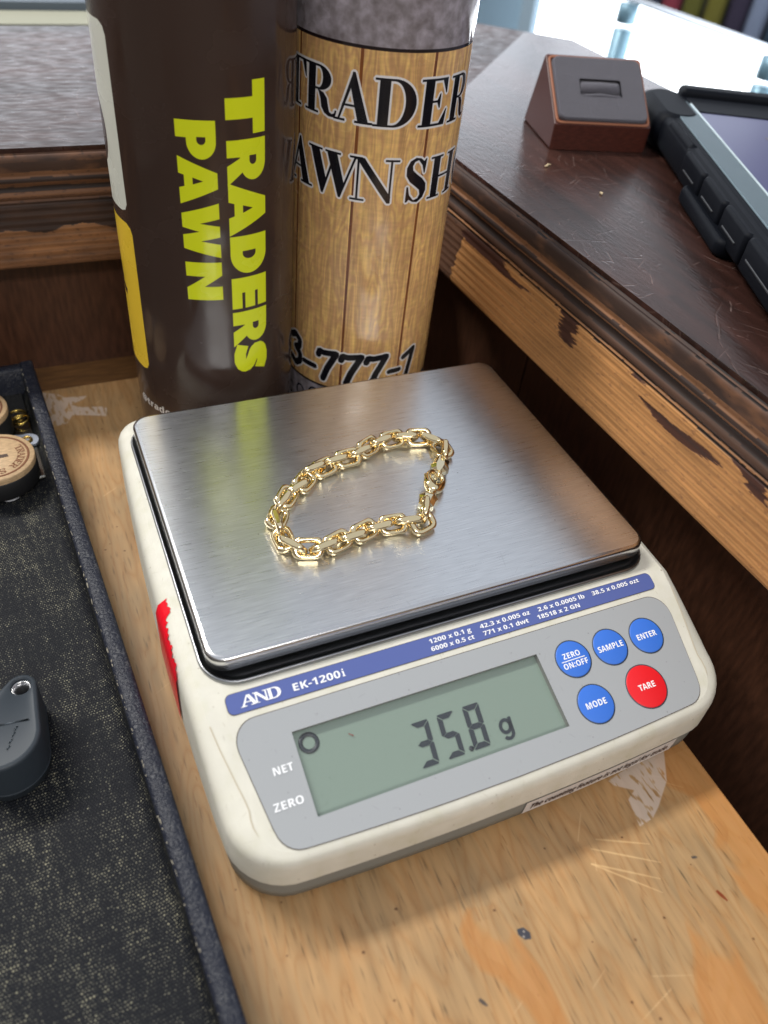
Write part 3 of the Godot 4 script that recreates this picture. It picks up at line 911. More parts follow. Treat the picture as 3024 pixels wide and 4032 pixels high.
func build_counter() -> void:
	var t := thing("wooden_counter", "dark varnished L-shaped wooden counter with worn moulded edges round the plywood", "counter", Vector3.ZERO, 0, "", "structure")
	var cx := rx(-0.187)
	var top_r := PackedVector2Array([Vector2(cx, -0.187), Vector2(0.2785, -0.383), Vector2(0.308, -0.36), Vector2(0.308, 0.45), Vector2(rx(0.45), 0.45)])
	var top_b := PackedVector2Array([Vector2(-0.7, -0.187), Vector2(-0.7, -0.385), Vector2(-0.045, -0.3925), Vector2(0.2495, -0.4065), Vector2(0.2785, -0.383), Vector2(cx, -0.187)])
	part("counter_top", prism(top_r, 0.099, 0.1185, 2.6, 0.0), M.counter, t)
	part("counter_top", prism(top_b, 0.099, 0.1185, 2.6, PI / 2), M.counter_back, t)
	var prof := moulding_profile()
	var st := tool()
	var sb := tool()
	for k in prof.size() - 1:
		for which in 2:
			var s: SurfaceTool = st if which == 0 else sb
			s.set_smooth_group(0)
			var e := []
			for q in 2:
				var o: float = prof[k + q][0]
				var y: float = prof[k + q][1]
				var zc := -0.187 + o
				if which == 0:
					e.append_array([Vector3(rx(zc) - o, y, zc), Vector3(rx(0.42) - o, y, 0.42)])
				else:
					e.append_array([Vector3(-0.6, y, zc), Vector3(rx(zc) - o, y, zc)])
			var uv := []
			for v in e: uv.append(Vector2(((v.z if which == 0 else v.x + 0.32) * 1000 + 190) / 620.0, (120 - v.y * 1000) / 56.0))
			if which == 0: quad(s, e[0], e[1], e[3], e[2], uv[0], uv[1], uv[3], uv[2])
			else: quad(s, e[0], e[1], e[3], e[2], uv[0], uv[1], uv[3], uv[2])
	part("edge_moulding", done(st), M.moulding_r, t)
	part("edge_moulding", done(sb), M.moulding_b, t)
	# boards of the well below the moulding
	var f := 0.0125
	for b in [[-0.20, -0.0712], [-0.0697, 0.45]]:
		part("side_board", prism(PackedVector2Array([Vector2(rx(b[0]) + f, b[0]), Vector2(rx(b[1]) + f, b[1]), Vector2(rx(b[1]) + f + 0.018, b[1]), Vector2(rx(b[0]) + f + 0.018, b[0])]), -0.26, 0.0985), M.panel_wood, t)
	part("side_board", prism(PackedVector2Array([Vector2(rx(-0.1) + f + 0.004, -0.09), Vector2(rx(-0.1) + f + 0.02, -0.09), Vector2(rx(-0.05) + f + 0.02, -0.05), Vector2(rx(-0.05) + f + 0.004, -0.05)]), -0.26, 0.0985), M.black_rubber, t)
	part("back_board", prism(rect_poly(-0.7, -0.216, rx(-0.2) + f, -0.198), -0.26, 0.0985), M.panel_wood, t)
	part("added_cabinet_floor", prism(rect_poly(-0.7, -0.198, 0.16, 0.45), -0.275, -0.26), M.panel_wood, t)  # added base that keeps background light out of the gap
	part("added_front_board", prism(rect_poly(-0.7, 0.45, 0.16, 0.468), -0.26, -0.02), M.panel_wood, t)  # added unseen face, blocks background light from under the plywood
	part("batten", prism(rect_poly(-0.7, -0.198, 0.10, -0.1715), -0.03, -0.003), M.batten, t)

	var p := thing("plywood_shelf", "worn plywood board under the scale, scratched and smeared with paint", "shelf", Vector3.ZERO, 0, "", "structure")
	var sp := tool()
	sp.set_smooth_group(-1)
	var x0 := -0.362
	var x1 := 0.082
	var z0 := -0.171
	var z1 := 0.345
	var u := func(x: float, z: float) -> Vector2: return Vector2((x * 1000 + 362) / 446.0, (z * 1000 + 174) / 520.0)
	quad(sp, Vector3(x0, 0, z0), Vector3(x1 - 0.0012, 0, z0), Vector3(x1 - 0.0012, 0, z1), Vector3(x0, 0, z1), u.call(x0, z0), u.call(x1 - 0.0012, z0), u.call(x1 - 0.0012, z1), u.call(x0, z1))
	quad(sp, Vector3(x1 - 0.0012, 0, z0), Vector3(x1, -0.0012, z0), Vector3(x1, -0.0012, z1), Vector3(x1 - 0.0012, 0, z1), u.call(x1 - 0.0012, z0), u.call(x1, z0), u.call(x1, z1), u.call(x1 - 0.0012, z1))
	part("veneer", done(sp), M.plywood, p)
	part("core", prism(rect_poly(x0, z0, x1, z1), -0.018, -0.0012), M.ply_edge, p)

# ------------------------------------------------------------------ tumblers
func build_tumblers() -> void:
	var prof := [Vector2(0.0, 0.0), Vector2(0.0335, 0.0), Vector2(0.0352, 0.0012), Vector2(0.0363, 0.0035), Vector2(0.0365, 0.006), Vector2(0.0365, 0.205)]
	var brown := thing("tumbler", "glossy dark brown tumbler with TRADERS PAWN in yellow letters down its side", "tumbler", Vector3(-0.0378, 0, -0.1128), 0, "printed tumblers behind the scale")
	var wood := thing("tumbler", "tumbler printed with brown wood planks and TRADER'S PAWN SHOP in black", "tumbler", Vector3(0.037, 0, -0.1154), 0, "printed tumblers behind the scale")
	for t in [brown, wood]:
		part("body", lathe(prof, 96), M.brown_can if t == brown else M.wood_can, t)
		part("rim", lathe([Vector2(0.0365, 0.2052), Vector2(0.0362, 0.2075), Vector2(0.0352, 0.2085), Vector2(0.0342, 0.2075), Vector2(0.0342, 0.1)], 64), M.chrome, t)
		part("lid", lathe([Vector2(0.0341, 0.2055), Vector2(0.0341, 0.212), Vector2(0.033, 0.2135), Vector2(0.02, 0.214), Vector2(0.0, 0.214)], 64), M.black_rubber, t)
	var on := func(v: Vector2) -> Vector3:
		var a := v.x / 0.0365 - 0.0512 / 0.0365
		return Vector3(0.03662 * sin(a), v.y + 0.0325, 0.03662 * cos(a))
	letters("lettering", "@trade", 0.0036, M.paper, brown, Transform3D(), font_sans, 0.0205, false, 0.0, on)

# ------------------------------------------------------------------ the scale
const SLOPE := 0.31
func htop(z: float) -> float:
	return 0.0441 - SLOPE * maxf(0.0, z - 0.0725)

func plate(x: float, z: float, lift: float) -> Vector3:   # x, z on the sloping panel
	return Vector3(x, 0.0441 - SLOPE * (z - 0.0725), z) + Vector3(0, 1, SLOPE).normalized() * lift

func on_panel(x: float, z: float, lift: float) -> Transform3D:
	var n := Vector3(0, 1, SLOPE).normalized()
	return Transform3D(Basis(Vector3.RIGHT, Vector3(0, SLOPE, -1).normalized(), n), plate(x, z, lift))

func half_outline() -> Array:    # from the middle of the back to the middle of the front, x >= 0
	var out := [Vector2(0, -0.078), Vector2(0.04, -0.078)]
	for i in 7:
		var a := deg_to_rad(-90 + 15 * i)
		out.append(Vector2(0.0795 + 0.012 * cos(a), -0.066 + 0.012 * sin(a)))
	for z in [-0.045, -0.02, 0.005, 0.03, 0.05, 0.0725, 0.08, 0.0875, 0.095, 0.0995]:
		out.append(Vector2(0.0945 - 0.0022 * pow((z - 0.03) / 0.08, 2), z))
	for i in 10:
		var a := deg_to_rad(10 * i)
		out.append(Vector2(0.0725 + 0.02 * cos(a), 0.1036 + 0.02 * sin(a)))
	for x in [0.06, 0.048, 0.036, 0.024, 0.012, 0.0]:
		out.append(Vector2(x, 0.1236 + 0.0022 * (1 - pow(x / 0.0725, 2))))
	return out

func outline_normals(h: Array) -> Array:
	var out := []
	for i in h.size():
		var a: Vector2 = h[maxi(i - 1, 0)]
		var b: Vector2 = h[mini(i + 1, h.size() - 1)]
		var d := b - a
		if i == 0: d = Vector2(1, 0)
		if i == h.size() - 1: d = Vector2(-1, 0)
		out.append(Vector2(d.y, -d.x).normalized())   # outwards
	return out

func full_ring(half: Array) -> Array:   # counter-clockwise from above: back to the left round to the front, then the right side
	var out := []
	for i in half.size(): out.append(Vector3(-half[i].x, half[i].y, half[i].z))
	for i in range(half.size() - 2, 0, -1): out.append(half[i])
	return out

func rows_sheet(st: SurfaceTool, half: Array, hole: Rect2, y_of: Callable) -> void:
	# sheet between mirrored half-outline points (x, z), with a rectangular hole
	var cuts := []
	for i in half.size() - 1:
		var a: Vector2 = half[i]
		var b: Vector2 = half[i + 1]
		if b.y - a.y < 1e-7: continue
		var zs := [a.y]
		for z in [hole.position.y, hole.end.y]:
			if hole.size.x > 0 and z > a.y + 1e-6 and z < b.y - 1e-6: zs.append(z)
		zs.append(b.y)
		for k in zs.size() - 1:
			var p := a.lerp(b, (zs[k] - a.y) / (b.y - a.y))
			var q := a.lerp(b, (zs[k + 1] - a.y) / (b.y - a.y))
			var mid := (p.y + q.y) / 2
			var spans := [[-p.x, p.x, -q.x, q.x]]
			if hole.size.x > 0 and mid > hole.position.y and mid < hole.end.y:
				spans = [[-p.x, hole.position.x, -q.x, hole.position.x], [hole.end.x, p.x, hole.end.x, q.x]]
			for s in spans:
				quad(st, y_of.call(s[0], p.y), y_of.call(s[1], p.y), y_of.call(s[3], q.y), y_of.call(s[2], q.y))

func seg_digit(on: Array) -> ArrayMesh:
	# seven-segment figure, 6.1 x 14.2 mm, leaning; segments: top, upper left, upper right, middle, lower left, lower right, bottom
	var st := tool()
	st.set_smooth_group(-1)
	var W := 6.1
	var H := 14.4
	var t := 1.85
	var g := 0.12
	var h2 := H / 2
	var polys := [
		[g, H - 0.3, 0.5, H, W - 0.5, H, W - g, H - 0.3, W - t - g, H - t, t + g, H - t],
		[0, H - 0.6, t - 0.1, H - t - g * 2, t - 0.1, h2 + t / 2 + g, 0.5, h2 + g, 0, h2 + 0.5],
		[W, H - 0.6, W - t + 0.1, H - t - g * 2, W - t + 0.1, h2 + t / 2 + g, W - 0.5, h2 + g, W, h2 + 0.5],
		[0.6, h2, t + g * 0.5, h2 + t / 2, W - t - g * 0.5, h2 + t / 2, W - 0.6, h2, W - t - g * 0.5, h2 - t / 2, t + g * 0.5, h2 - t / 2],
		[0, 0.6, t - 0.1, t + g * 2, t - 0.1, h2 - t / 2 - g, 0.5, h2 - g, 0, h2 - 0.5],
		[W, 0.6, W - t + 0.1, t + g * 2, W - t + 0.1, h2 - t / 2 - g, W - 0.5, h2 - g, W, h2 - 0.5],
		[g, 0.3, 0.5, 0, W - 0.5, 0, W - g, 0.3, W - t - g, t, t + g, t]]
	for k in on:
		var p := pp(polys[k])
		var ix := Geometry2D.triangulate_polygon(p)
		for i in range(0, ix.size(), 3):
			var v := []
			for q in 3: v.append(Vector3((p[ix[i + q]].x + p[ix[i + q]].y * 0.098) * 0.001, p[ix[i + q]].y * 0.001, 0))
			if (v[1] - v[0]).cross(v[2] - v[0]).z > 0: v = [v[0], v[2], v[1]]
			tri(st, v[0], v[1], v[2])
	return done(st)

func build_scale() -> void:
	var t := thing("digital_scale", "cream digital scale with steel pan, blue strip and green display reading 35.8 g", "scale")
	var h := half_outline()
	var nn := outline_normals(h)
	var lcd := Rect2(-0.0658, 0.0884, 0.0895, 0.0251)
	# body
	var fr := [1.0, 0.68, 0.42, 0.22, 0.08, 0.0]
	var drop := [0.0, 0.0008, 0.0016, 0.0027, 0.0042, 0.0064]
	var rings := []
	var inner := []
	for k in 8:
		var half := []
		for i in h.size():
			var p: Vector2 = h[i]
			var n: Vector2 = nn[i]
			var d0 := lerpf(lerpf(0.0044, 0.0082, smoothstep(0.075, 0.112, p.y)), 0.0034, clampf(absf(n.y) * 1.3 - 0.2, 0, 1))
			var top := htop(p.y - n.y * d0)
			var d: float = d0 * fr[k] if k < 6 else (-0.0002 if k == 6 else 0.0006)
			var q := p - n * d
			if i == 0 or i == h.size() - 1: q.x = 0
			var y: float = top - drop[k] * (1.0 - 0.25 * clampf(n.y, 0, 1)) if k < 6 else (0.0148 if k == 6 else 0.0138)
			half.append(Vector3(q.x, y, q.y))
		rings.append(full_ring(half))
		if k == 0:
			for v in half: inner.append(Vector2(v.x, v.z))
	var st := tool()
	loft(st, rings, true, false, false, [1, 1, 1, 1, 1, 1, 2])
	st.set_smooth_group(0)
	rows_sheet(st, inner, lcd, func(x, z): return Vector3(x, htop(z), z))
	var body := part("body", done(st), M.cream, t)
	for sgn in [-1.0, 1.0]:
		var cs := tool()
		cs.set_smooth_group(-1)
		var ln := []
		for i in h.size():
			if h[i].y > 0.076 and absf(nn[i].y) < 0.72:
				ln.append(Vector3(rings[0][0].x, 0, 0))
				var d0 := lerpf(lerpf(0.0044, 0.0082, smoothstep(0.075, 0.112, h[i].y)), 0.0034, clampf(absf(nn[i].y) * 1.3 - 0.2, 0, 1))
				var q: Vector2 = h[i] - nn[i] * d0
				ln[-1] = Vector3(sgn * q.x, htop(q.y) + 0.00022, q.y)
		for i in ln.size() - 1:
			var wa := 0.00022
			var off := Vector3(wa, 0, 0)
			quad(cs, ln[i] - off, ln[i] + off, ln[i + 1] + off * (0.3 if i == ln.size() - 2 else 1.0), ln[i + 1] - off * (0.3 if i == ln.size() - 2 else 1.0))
		part("crease_shade", done(cs), M.crease, t)  # thin tan strip painted for the soft shade along the flank crease
	# grey underside
	rings = []
	for s in [[0.0006, 0.0139], [0.0007, 0.0130], [0.0008, 0.0075], [0.0011, 0.0030], [0.003, 0.0022]]:
		var half := []
		for i in h.size():
			var q: Vector2 = h[i] - nn[i] * s[0]
			if i == 0 or i == h.size() - 1: q.x = 0
			half.append(Vector3(q.x, s[1], q.y))
		rings.append(full_ring(half))
	st = tool()
	loft(st, rings, true, false, true)
	part("base", done(st), M.base_grey, t)
	for f in [Vector2(-0.0832, 0.094), Vector2(0.07, 0.100), Vector2(-0.0838, -0.018), Vector2(0.076, -0.055)]:
		part("foot", lathe([Vector2(0, 0), Vector2(0.0078, 0.0), Vector2(0.0084, 0.001), Vector2(0.0084, 0.0046), Vector2(0.0074, 0.0058), Vector2(0, 0.0058)], 28), M.black_rubber, t, Vector3(f.x, 0, f.y))
	# steel dish under the pan
	st = tool()
	rings = []
	for s in [[0.0, 0.0443], [0.0001, 0.0452], [0.0004, 0.0457], [0.0009, 0.0456], [0.0014, 0.0449], [0.003, 0.0447]]:
		rings.push_front(rrect(0.0872, -0.0692, 0.0698, 0.0125, s[1], s[0], 8))
	loft(st, rings, true, true)
	part("pan_dish", done(st), mat(srgb(150, 152, 156), 0.3, 1.0), t)
	# weighing pan
	st = tool()
	rings = []
	for s in [[0.0015, PAN_Y], [0.0009, PAN_Y - 0.0001], [0.0004, PAN_Y - 0.0004], [0.0001, PAN_Y - 0.0009], [0.0, PAN_Y - 0.0016], [0.0, 0.0474], [0.0006, 0.0470], [0.0014, 0.0474]]:
		rings.append(rrect(0.0852, -0.0654, 0.0655, 0.0070, s[1], s[0], 10))
	loft(st, rings)
	var pan := part("weighing_pan", done(st), M.pan_edge, t)
	var flat := tool()
	flat.set_smooth_group(-1)
	var r0: Array = rings[0]
	for i in r0.size():
		var a: Vector3 = r0[i]
		var b: Vector3 = r0[(i + 1) % r0.size()]
		var uv := func(v: Vector3) -> Vector2: return Vector2(v.x + 0.09, v.z + 0.07) / 0.18
		tri(flat, Vector3(0, PAN_Y, 0), b, a, uv.call(Vector3.ZERO), uv.call(b), uv.call(a))
	part("brushed_top", done(flat), M.brushed, pan)
	part("pan_post", bevel_box(Vector3(0.05, 0.0056, 0.05), 0.001), M.black_rubber, t, Vector3(0, 0.0448, 0))
	# blue strip
	var hs := []
	for i in 7:
		var a := deg_to_rad(-90 + 15 * i)
		hs.append(Vector2(0.0806 + 0.002 * cos(a), 0.0743 + 0.002 * sin(a)))
	for i in 7:
		var a := deg_to_rad(15 * i)
		hs.append(Vector2(0.0806 + 0.002 * cos(a), 0.0766 + 0.002 * sin(a)))
	hs.push_front(Vector2(0.03, 0.0723))
	st = tool()
	st.set_smooth_group(-1)
	rows_sheet(st, hs, Rect2(), func(x, z): return plate(x, z, 0.0003))
	var strip := part("blue_strip", done(st), M.blue_strip, t)
	st = tool()
	st.set_smooth_group(-1)
	var sg := []
	for q in hs: sg.append(Vector2(q.x * 1.0022, 0.0755 + (q.y - 0.0755) * 1.05))
	rows_sheet(st, sg, Rect2(), func(x, z): return plate(x, z, 0.00015))
	part("grimy_seam", done(st), M.grime, strip)
	letters("logo", "A", 0.0036, M.white_ink, strip, on_panel(-0.0785, 0.0772, 0.0005), font_serif, 0.0058)
	letters("logo", "N", 0.0036, M.white_ink, strip, on_panel(-0.0741, 0.0772, 0.0005), font_serif, 0.0050)
	letters("logo", "D", 0.0036, M.white_ink, strip, on_panel(-0.0699, 0.0772, 0.0005), font_serif, 0.0047)
	letters("lettering", "EK-1200", 0.0024, M.white_ink, strip, on_panel(-0.0612, 0.0769, 0.0005), null, 0.0160)
	letters("lettering", "i", 0.0024, M.white_ink, strip, on_panel(-0.0446, 0.0769, 0.0005), font_serif, 0.0011)
	for s in [["1200 x 0.1 g", -12, 4.2, 0], ["42.3 x 0.005 oz", 7.8, 28.2, 0], ["2.6 x 0.0005 lb", 31.8, 51.9, 0], ["38.5 x 0.005 ozt", 55.4, 76.8, 0], ["6000 x 0.5 ct", -12.3, 4.3, 1], ["771 x 0.1 dwt", 8.0, 26.4, 1], ["18518 x 2 GN", 30.2, 48.4, 1]]:
		letters("lettering", s[0], 0.00155, M.white_ink, strip, on_panel(s[1] * 0.001, 0.0748 if s[3] == 0 else 0.0774, 0.0005), null, (s[2] - s[1]) * 0.001)
	# grey control panel with the display window cut out
	var hp := []
	for i in 9:
		var a := deg_to_rad(-90 + 90.0 * i / 8)
		hp.append(Vector2(0.0755 + 0.0072 * cos(a), 0.0881 + 0.0072 * sin(a)))
	hp.push_front(Vector2(0.04, 0.0808))
	for i in 8:
		var z := lerpf(0.0895, 0.1125, i / 7.0)
		hp.append(Vector2(lerpf(0.0827, 0.0792, i / 7.0), z))
	for i in 7:
		var a := deg_to_rad(8 + 78.0 * i / 6)
		hp.append(Vector2(0.0715 + 0.0075 * cos(a), 0.1125 + 0.0077 * sin(a)))
	for i in 8:
		var x := 0.0705 * sqrt(1.0 - (i + 1) / 8.0)
		hp.append(Vector2(x, 0.1203 + 0.0020 * (i + 1) / 8.0))
	st = tool()
	st.set_smooth_group(-1)
	rows_sheet(st, hp, lcd, func(x, z): return plate(x, z, 0.0003))
	var panel := part("control_panel", done(st), M.overlay, t)
	st = tool()
	st.set_smooth_group(-1)
	var hg := []
	for q in hp: hg.append(Vector2(q.x * 1.0028, 0.1015 + (q.y - 0.1015) * 1.011))
	rows_sheet(st, hg, lcd, func(x, z): return plate(x, z, 0.00015))
	part("grimy_seam", done(st), M.grime, panel)
	letters("lettering", "NET", 0.0024, M.white_ink, panel, on_panel(-0.0747, 0.0990, 0.0005), null, 0.0063)
	letters("lettering", "ZERO", 0.0024, M.white_ink, panel, on_panel(-0.0775, 0.1086, 0.0005), null, 0.0092)
	# display: window walls, glass, liquid crystal, figures
	var deep := -0.0019
	st = tool()
	st.set_smooth_group(-1)
	var c := [Vector2(lcd.position.x, lcd.position.y), Vector2(lcd.end.x, lcd.position.y), Vector2(lcd.end.x, lcd.end.y), Vector2(lcd.position.x, lcd.end.y)]
	for i in 4:
		var a: Vector2 = c[i]
		var b: Vector2 = c[(i + 1) % 4]
		quad(st, plate(b.x, b.y, 0.0003), plate(a.x, a.y, 0.0003), plate(a.x, a.y, deep - 0.0005), plate(b.x, b.y, deep - 0.0005))
	var disp := part("display", done(st), M.base_grey, t)
	st = tool()
	st.set_smooth_group(-1)
	quad(st, plate(c[0].x, c[0].y, deep), plate(c[1].x, c[1].y, deep), plate(c[2].x, c[2].y, deep), plate(c[3].x, c[3].y, deep))
	part("display_screen", done(st), M.lcd, disp)
	st = tool()
	st.set_smooth_group(-1)
	quad(st, plate(c[0].x, c[0].y, -0.0004), plate(c[1].x, c[1].y, -0.0004), plate(c[2].x, c[2].y, -0.0004), plate(c[3].x, c[3].y, -0.0004))
	part("window_pane", done(st), M.pane, disp)
	var sx := 0.0007
	var sz := -0.0008
	for g in [[-30.1, [0, 2, 3, 5, 6]], [-20.8, [0, 1, 3, 5, 6]], [-11.3, [0, 1, 2, 3, 4, 5, 6]]]:
		var o := part("figure", seg_digit(g[1]), M.lcd_ink, disp)
		o.transform = on_panel(g[0] * 0.001 + sx, 0.1114 + sz, deep + 0.0002)
	var dot := part("decimal_point", lathe([Vector2(0, 0), Vector2(0.00085, 0), Vector2(0.00085, 0.00005), Vector2(0, 0.00005)], 20), M.lcd_ink, disp)
	dot.transform = Transform3D(Basis(Vector3.RIGHT, Vector3(0, 1, SLOPE).normalized(), Vector3(0, -SLOPE, 1).normalized()), plate(-0.0121 + sx, 0.1105 + sz, deep + 0.0002))
	var gst := tool()
	gst.set_smooth_group(-1)
	for q in [between(arc_pts(Vector2(2.2, 2.6), 2.35, 2.6, 0, 360, 36), arc_pts(Vector2(2.2, 2.6), 1.15, 1.45, 0, 360, 36)), rect_poly(3.7, 0.0, 4.9, 5.2), between(arc_pts(Vector2(2.6, 0.1), 2.3, 2.2, 0, -150, 24), arc_pts(Vector2(2.6, 0.1), 1.1, 1.1, 0, -150, 24))]:
		var ix := Geometry2D.triangulate_polygon(q)
		for i in range(0, ix.size(), 3):
			var v := []
			for k in 3: v.append(Vector3((q[ix[i + k]].x + q[ix[i + k]].y * 0.098) * 0.001, q[ix[i + k]].y * 0.001, 0))
			if (v[1] - v[0]).cross(v[2] - v[0]).z > 0: v = [v[0], v[2], v[1]]
			tri(gst, v[0], v[1], v[2])
	var unit := part("unit", done(gst), M.lcd_ink, disp)
	unit.transform = on_panel(-0.0003 + sx, 0.1100 + sz, deep + 0.0002)
	var ring := part("stable_mark", lathe([Vector2(0.0020, 0), Vector2(0.00335, 0), Vector2(0.00335, 0.00006), Vector2(0.0020, 0.00006), Vector2(0.0020, 0)], 40), M.lcd_ink, disp)
	ring.transform = Transform3D(Basis(Vector3.RIGHT, Vector3(0, 1, SLOPE).normalized(), Vector3(0, -SLOPE, 1).normalized()), plate(-0.0620 + sx, 0.0934 + sz, deep + 0.0002))
	var fib := part("red_fibre", bevel_box(Vector3(0.0017, 0.00012, 0.00025), 0.00005), mat(srgb(150, 60, 44), 0.7), disp)
	fib.transform = on_panel(-0.0478, 0.0942, deep + 0.0004).rotated_local(Vector3.RIGHT, PI / 2).rotated_local(Vector3.UP, -0.7)
	# keys
	for k in [["ZERO/ON:OFF", 36.2, 93.7, 6.55, 0], ["SAMPLE", 52.1, 93.7, 6.55, 10.6], ["ENTER", 68.2, 93.8, 6.55, 8.5], ["MODE", 36.6, 109.8, 6.65, 8.2], ["TARE", 58.2, 109.9, 7.65, 6.9]]:
		var r: float = k[3] * 0.001
		var xf := Transform3D(Basis(Vector3.RIGHT, Vector3(0, 1, SLOPE).normalized(), Vector3(0, -SLOPE, 1).normalized()), plate(k[1] * 0.001, k[2] * 0.001, 0.0003))
		var key := part("button", lathe([Vector2(r, 0.0), Vector2(r, 0.0002), Vector2(r - 0.0003, 0.00028), Vector2(0, 0.0003)], 48), M.red_key if k[0] == "TARE" else M.blue_key, t)
		key.transform = xf
		part("outline", lathe([Vector2(r + 0.0004, 0.0), Vector2(r + 0.0004, 0.0001), Vector2(r - 0.0001, 0.0001)], 48), M.key_line, key)
		var flat_xf := Transform3D(Basis(Vector3.RIGHT, Vector3(0, 0, -1), Vector3.UP), Vector3(0, 0.00042, 0))
		if k[4] > 0:
			letters("lettering", k[0], 0.0021, M.white_ink, key, flat_xf.translated(Vector3(0, 0, 0.0010)), null, k[4] * 0.001, true)
		else:
			letters("lettering", "ZERO", 0.0020, M.white_ink, key, flat_xf.translated(Vector3(-0.0002, 0, -0.0006)), null, 0.0070, true)
			letters("lettering", "ON:OFF", 0.0020, M.white_ink, key, flat_xf.translated(Vector3(0, 0, 0.0029)), null, 0.0100, true)
			part("dividing_line", prism(rect_poly(-0.0050, 0.00005, 0.0046, 0.00035), 0.0003, 0.00042), M.white_ink, key)
	# stickers
	st = tool()
	st.set_smooth_group(0)
	var zs := []
	for i in 40: zs.append(lerpf(0.0275, 0.058, i / 39.0))
	for i in 39:
		for k in 5:
			var e := []
			for v in [[i, k], [i + 1, k], [i + 1, k + 1], [i, k + 1]]:
				var z: float = zs[v[0]]
				var w := 0.0945 - 0.0022 * pow((z - 0.03) / 0.08, 2)
				var lim := (0.95 if z < 0.034 else (0.6 if z < 0.037 else 0.42)) - maxf(0.0, z - 0.037) * 11.0 + 0.08 * sin(z * 2600.0) + 0.06 * sin(z * 7100.0)
				var f: float = [lim, lim * 0.6, lim * 0.25, 0.0, -0.02, -0.05][v[1]]
				var dd: float = [0.0, 0.0, 0.0, 0.0, 0.0, 0.0][v[1]]
				var y := 0.0441 + 0.00012 - (lerpf(0.0027, 0.0, clampf((f - 0.22) / 0.78, 0, 1)) if f > 0.22 else lerpf(0.0064, 0.0027, clampf(f / 0.22, 0, 1)))
				if v[1] == 4: y = 0.024
				if v[1] == 5: y = 0.0145
				e.append(Vector3(-(w - 0.0044 * maxf(f, 0) + 0.0006) + dd, y, z))
			quad(st, e[0], e[1], e[2], e[3])
	var stick := part("red_sticker", done(st), M.red_sticker, t)
	var lab := tool()
	lab.set_smooth_group(0)
	var front := func(x: float, y: float) -> Vector3:
		var zz := 0.1236 + 0.0022 * (1 - pow(x / 0.0725, 2))
		var inset := lerpf(0.0011, 0.0008, clampf((y - 0.0030) / 0.0045, 0, 1)) if y < 0.0075 else lerpf(0.0008, 0.0007, (y - 0.0075) / 0.0043)
		return Vector3(x, y, zz - inset + 0.0003)
	for i in 12:
		var xa := lerpf(0.005, 0.0705, i / 12.0)
		var xb := lerpf(0.005, 0.0705, (i + 1) / 12.0)
		for ys in [[0.0122, 0.0075], [0.0075, 0.0040]]:
			quad(lab, front.call(xa, ys[0]), front.call(xb, ys[0]), front.call(xb, ys[1]), front.call(xa, ys[1]))
	var notice := part("notice_label", done(lab), M.paper, t)
	letters("lettering", "The counting feature is not legal for trade.", 0.0034, M.label_ink, notice, Transform3D(), null, 0.061, false, 0.18, func(v: Vector2) -> Vector3: return front.call(v.x + 0.007, v.y + 0.0066) + Vector3(0, 0, 0.00025))

# ------------------------------------------------------------------ the bracelet
func link_mesh() -> ArrayMesh:
	var st := tool()
	var A := 0.00446
	var B := 0.00318
	var r := 0.00136
	var limit := 0.00388
	var n := 44
	var s := 12
	var rings := []
	for i in n + 1:
		var t := TAU * i / n
		var e := 2.0 / 3.0
		var p := Vector3(A * signf(cos(t)) * pow(absf(cos(t)), e), B * signf(sin(t)) * pow(absf(sin(t)), e), 0)
		var t2 := t + 0.02
		var q := Vector3(A * signf(cos(t2)) * pow(absf(cos(t2)), e), B * signf(sin(t2)) * pow(absf(sin(t2)), e), 0)
		var d := (q - p).normalized()
		var o := d.cross(Vector3.BACK).normalized()
		var ring := []
		for k in s:
			var a := TAU * k / s
			var v := p + o * r * cos(a) + Vector3.BACK * r * sin(a)
			v.y = clampf(v.y, -limit, limit)
			ring.append(v)
		rings.append(ring)
	for i in n:
		for k in s:
			var j := (k + 1) % s
			var q := [rings[i][k], rings[i][j], rings[i + 1][j], rings[i + 1][k]]
			var cut := 0
			for v in q:
				if absf(v.y) > limit - 1e-7: cut += 1
			st.set_smooth_group(-1 if cut == 4 else 0)
			quad(st, q[0], q[3], q[2], q[1])
	return done(st)

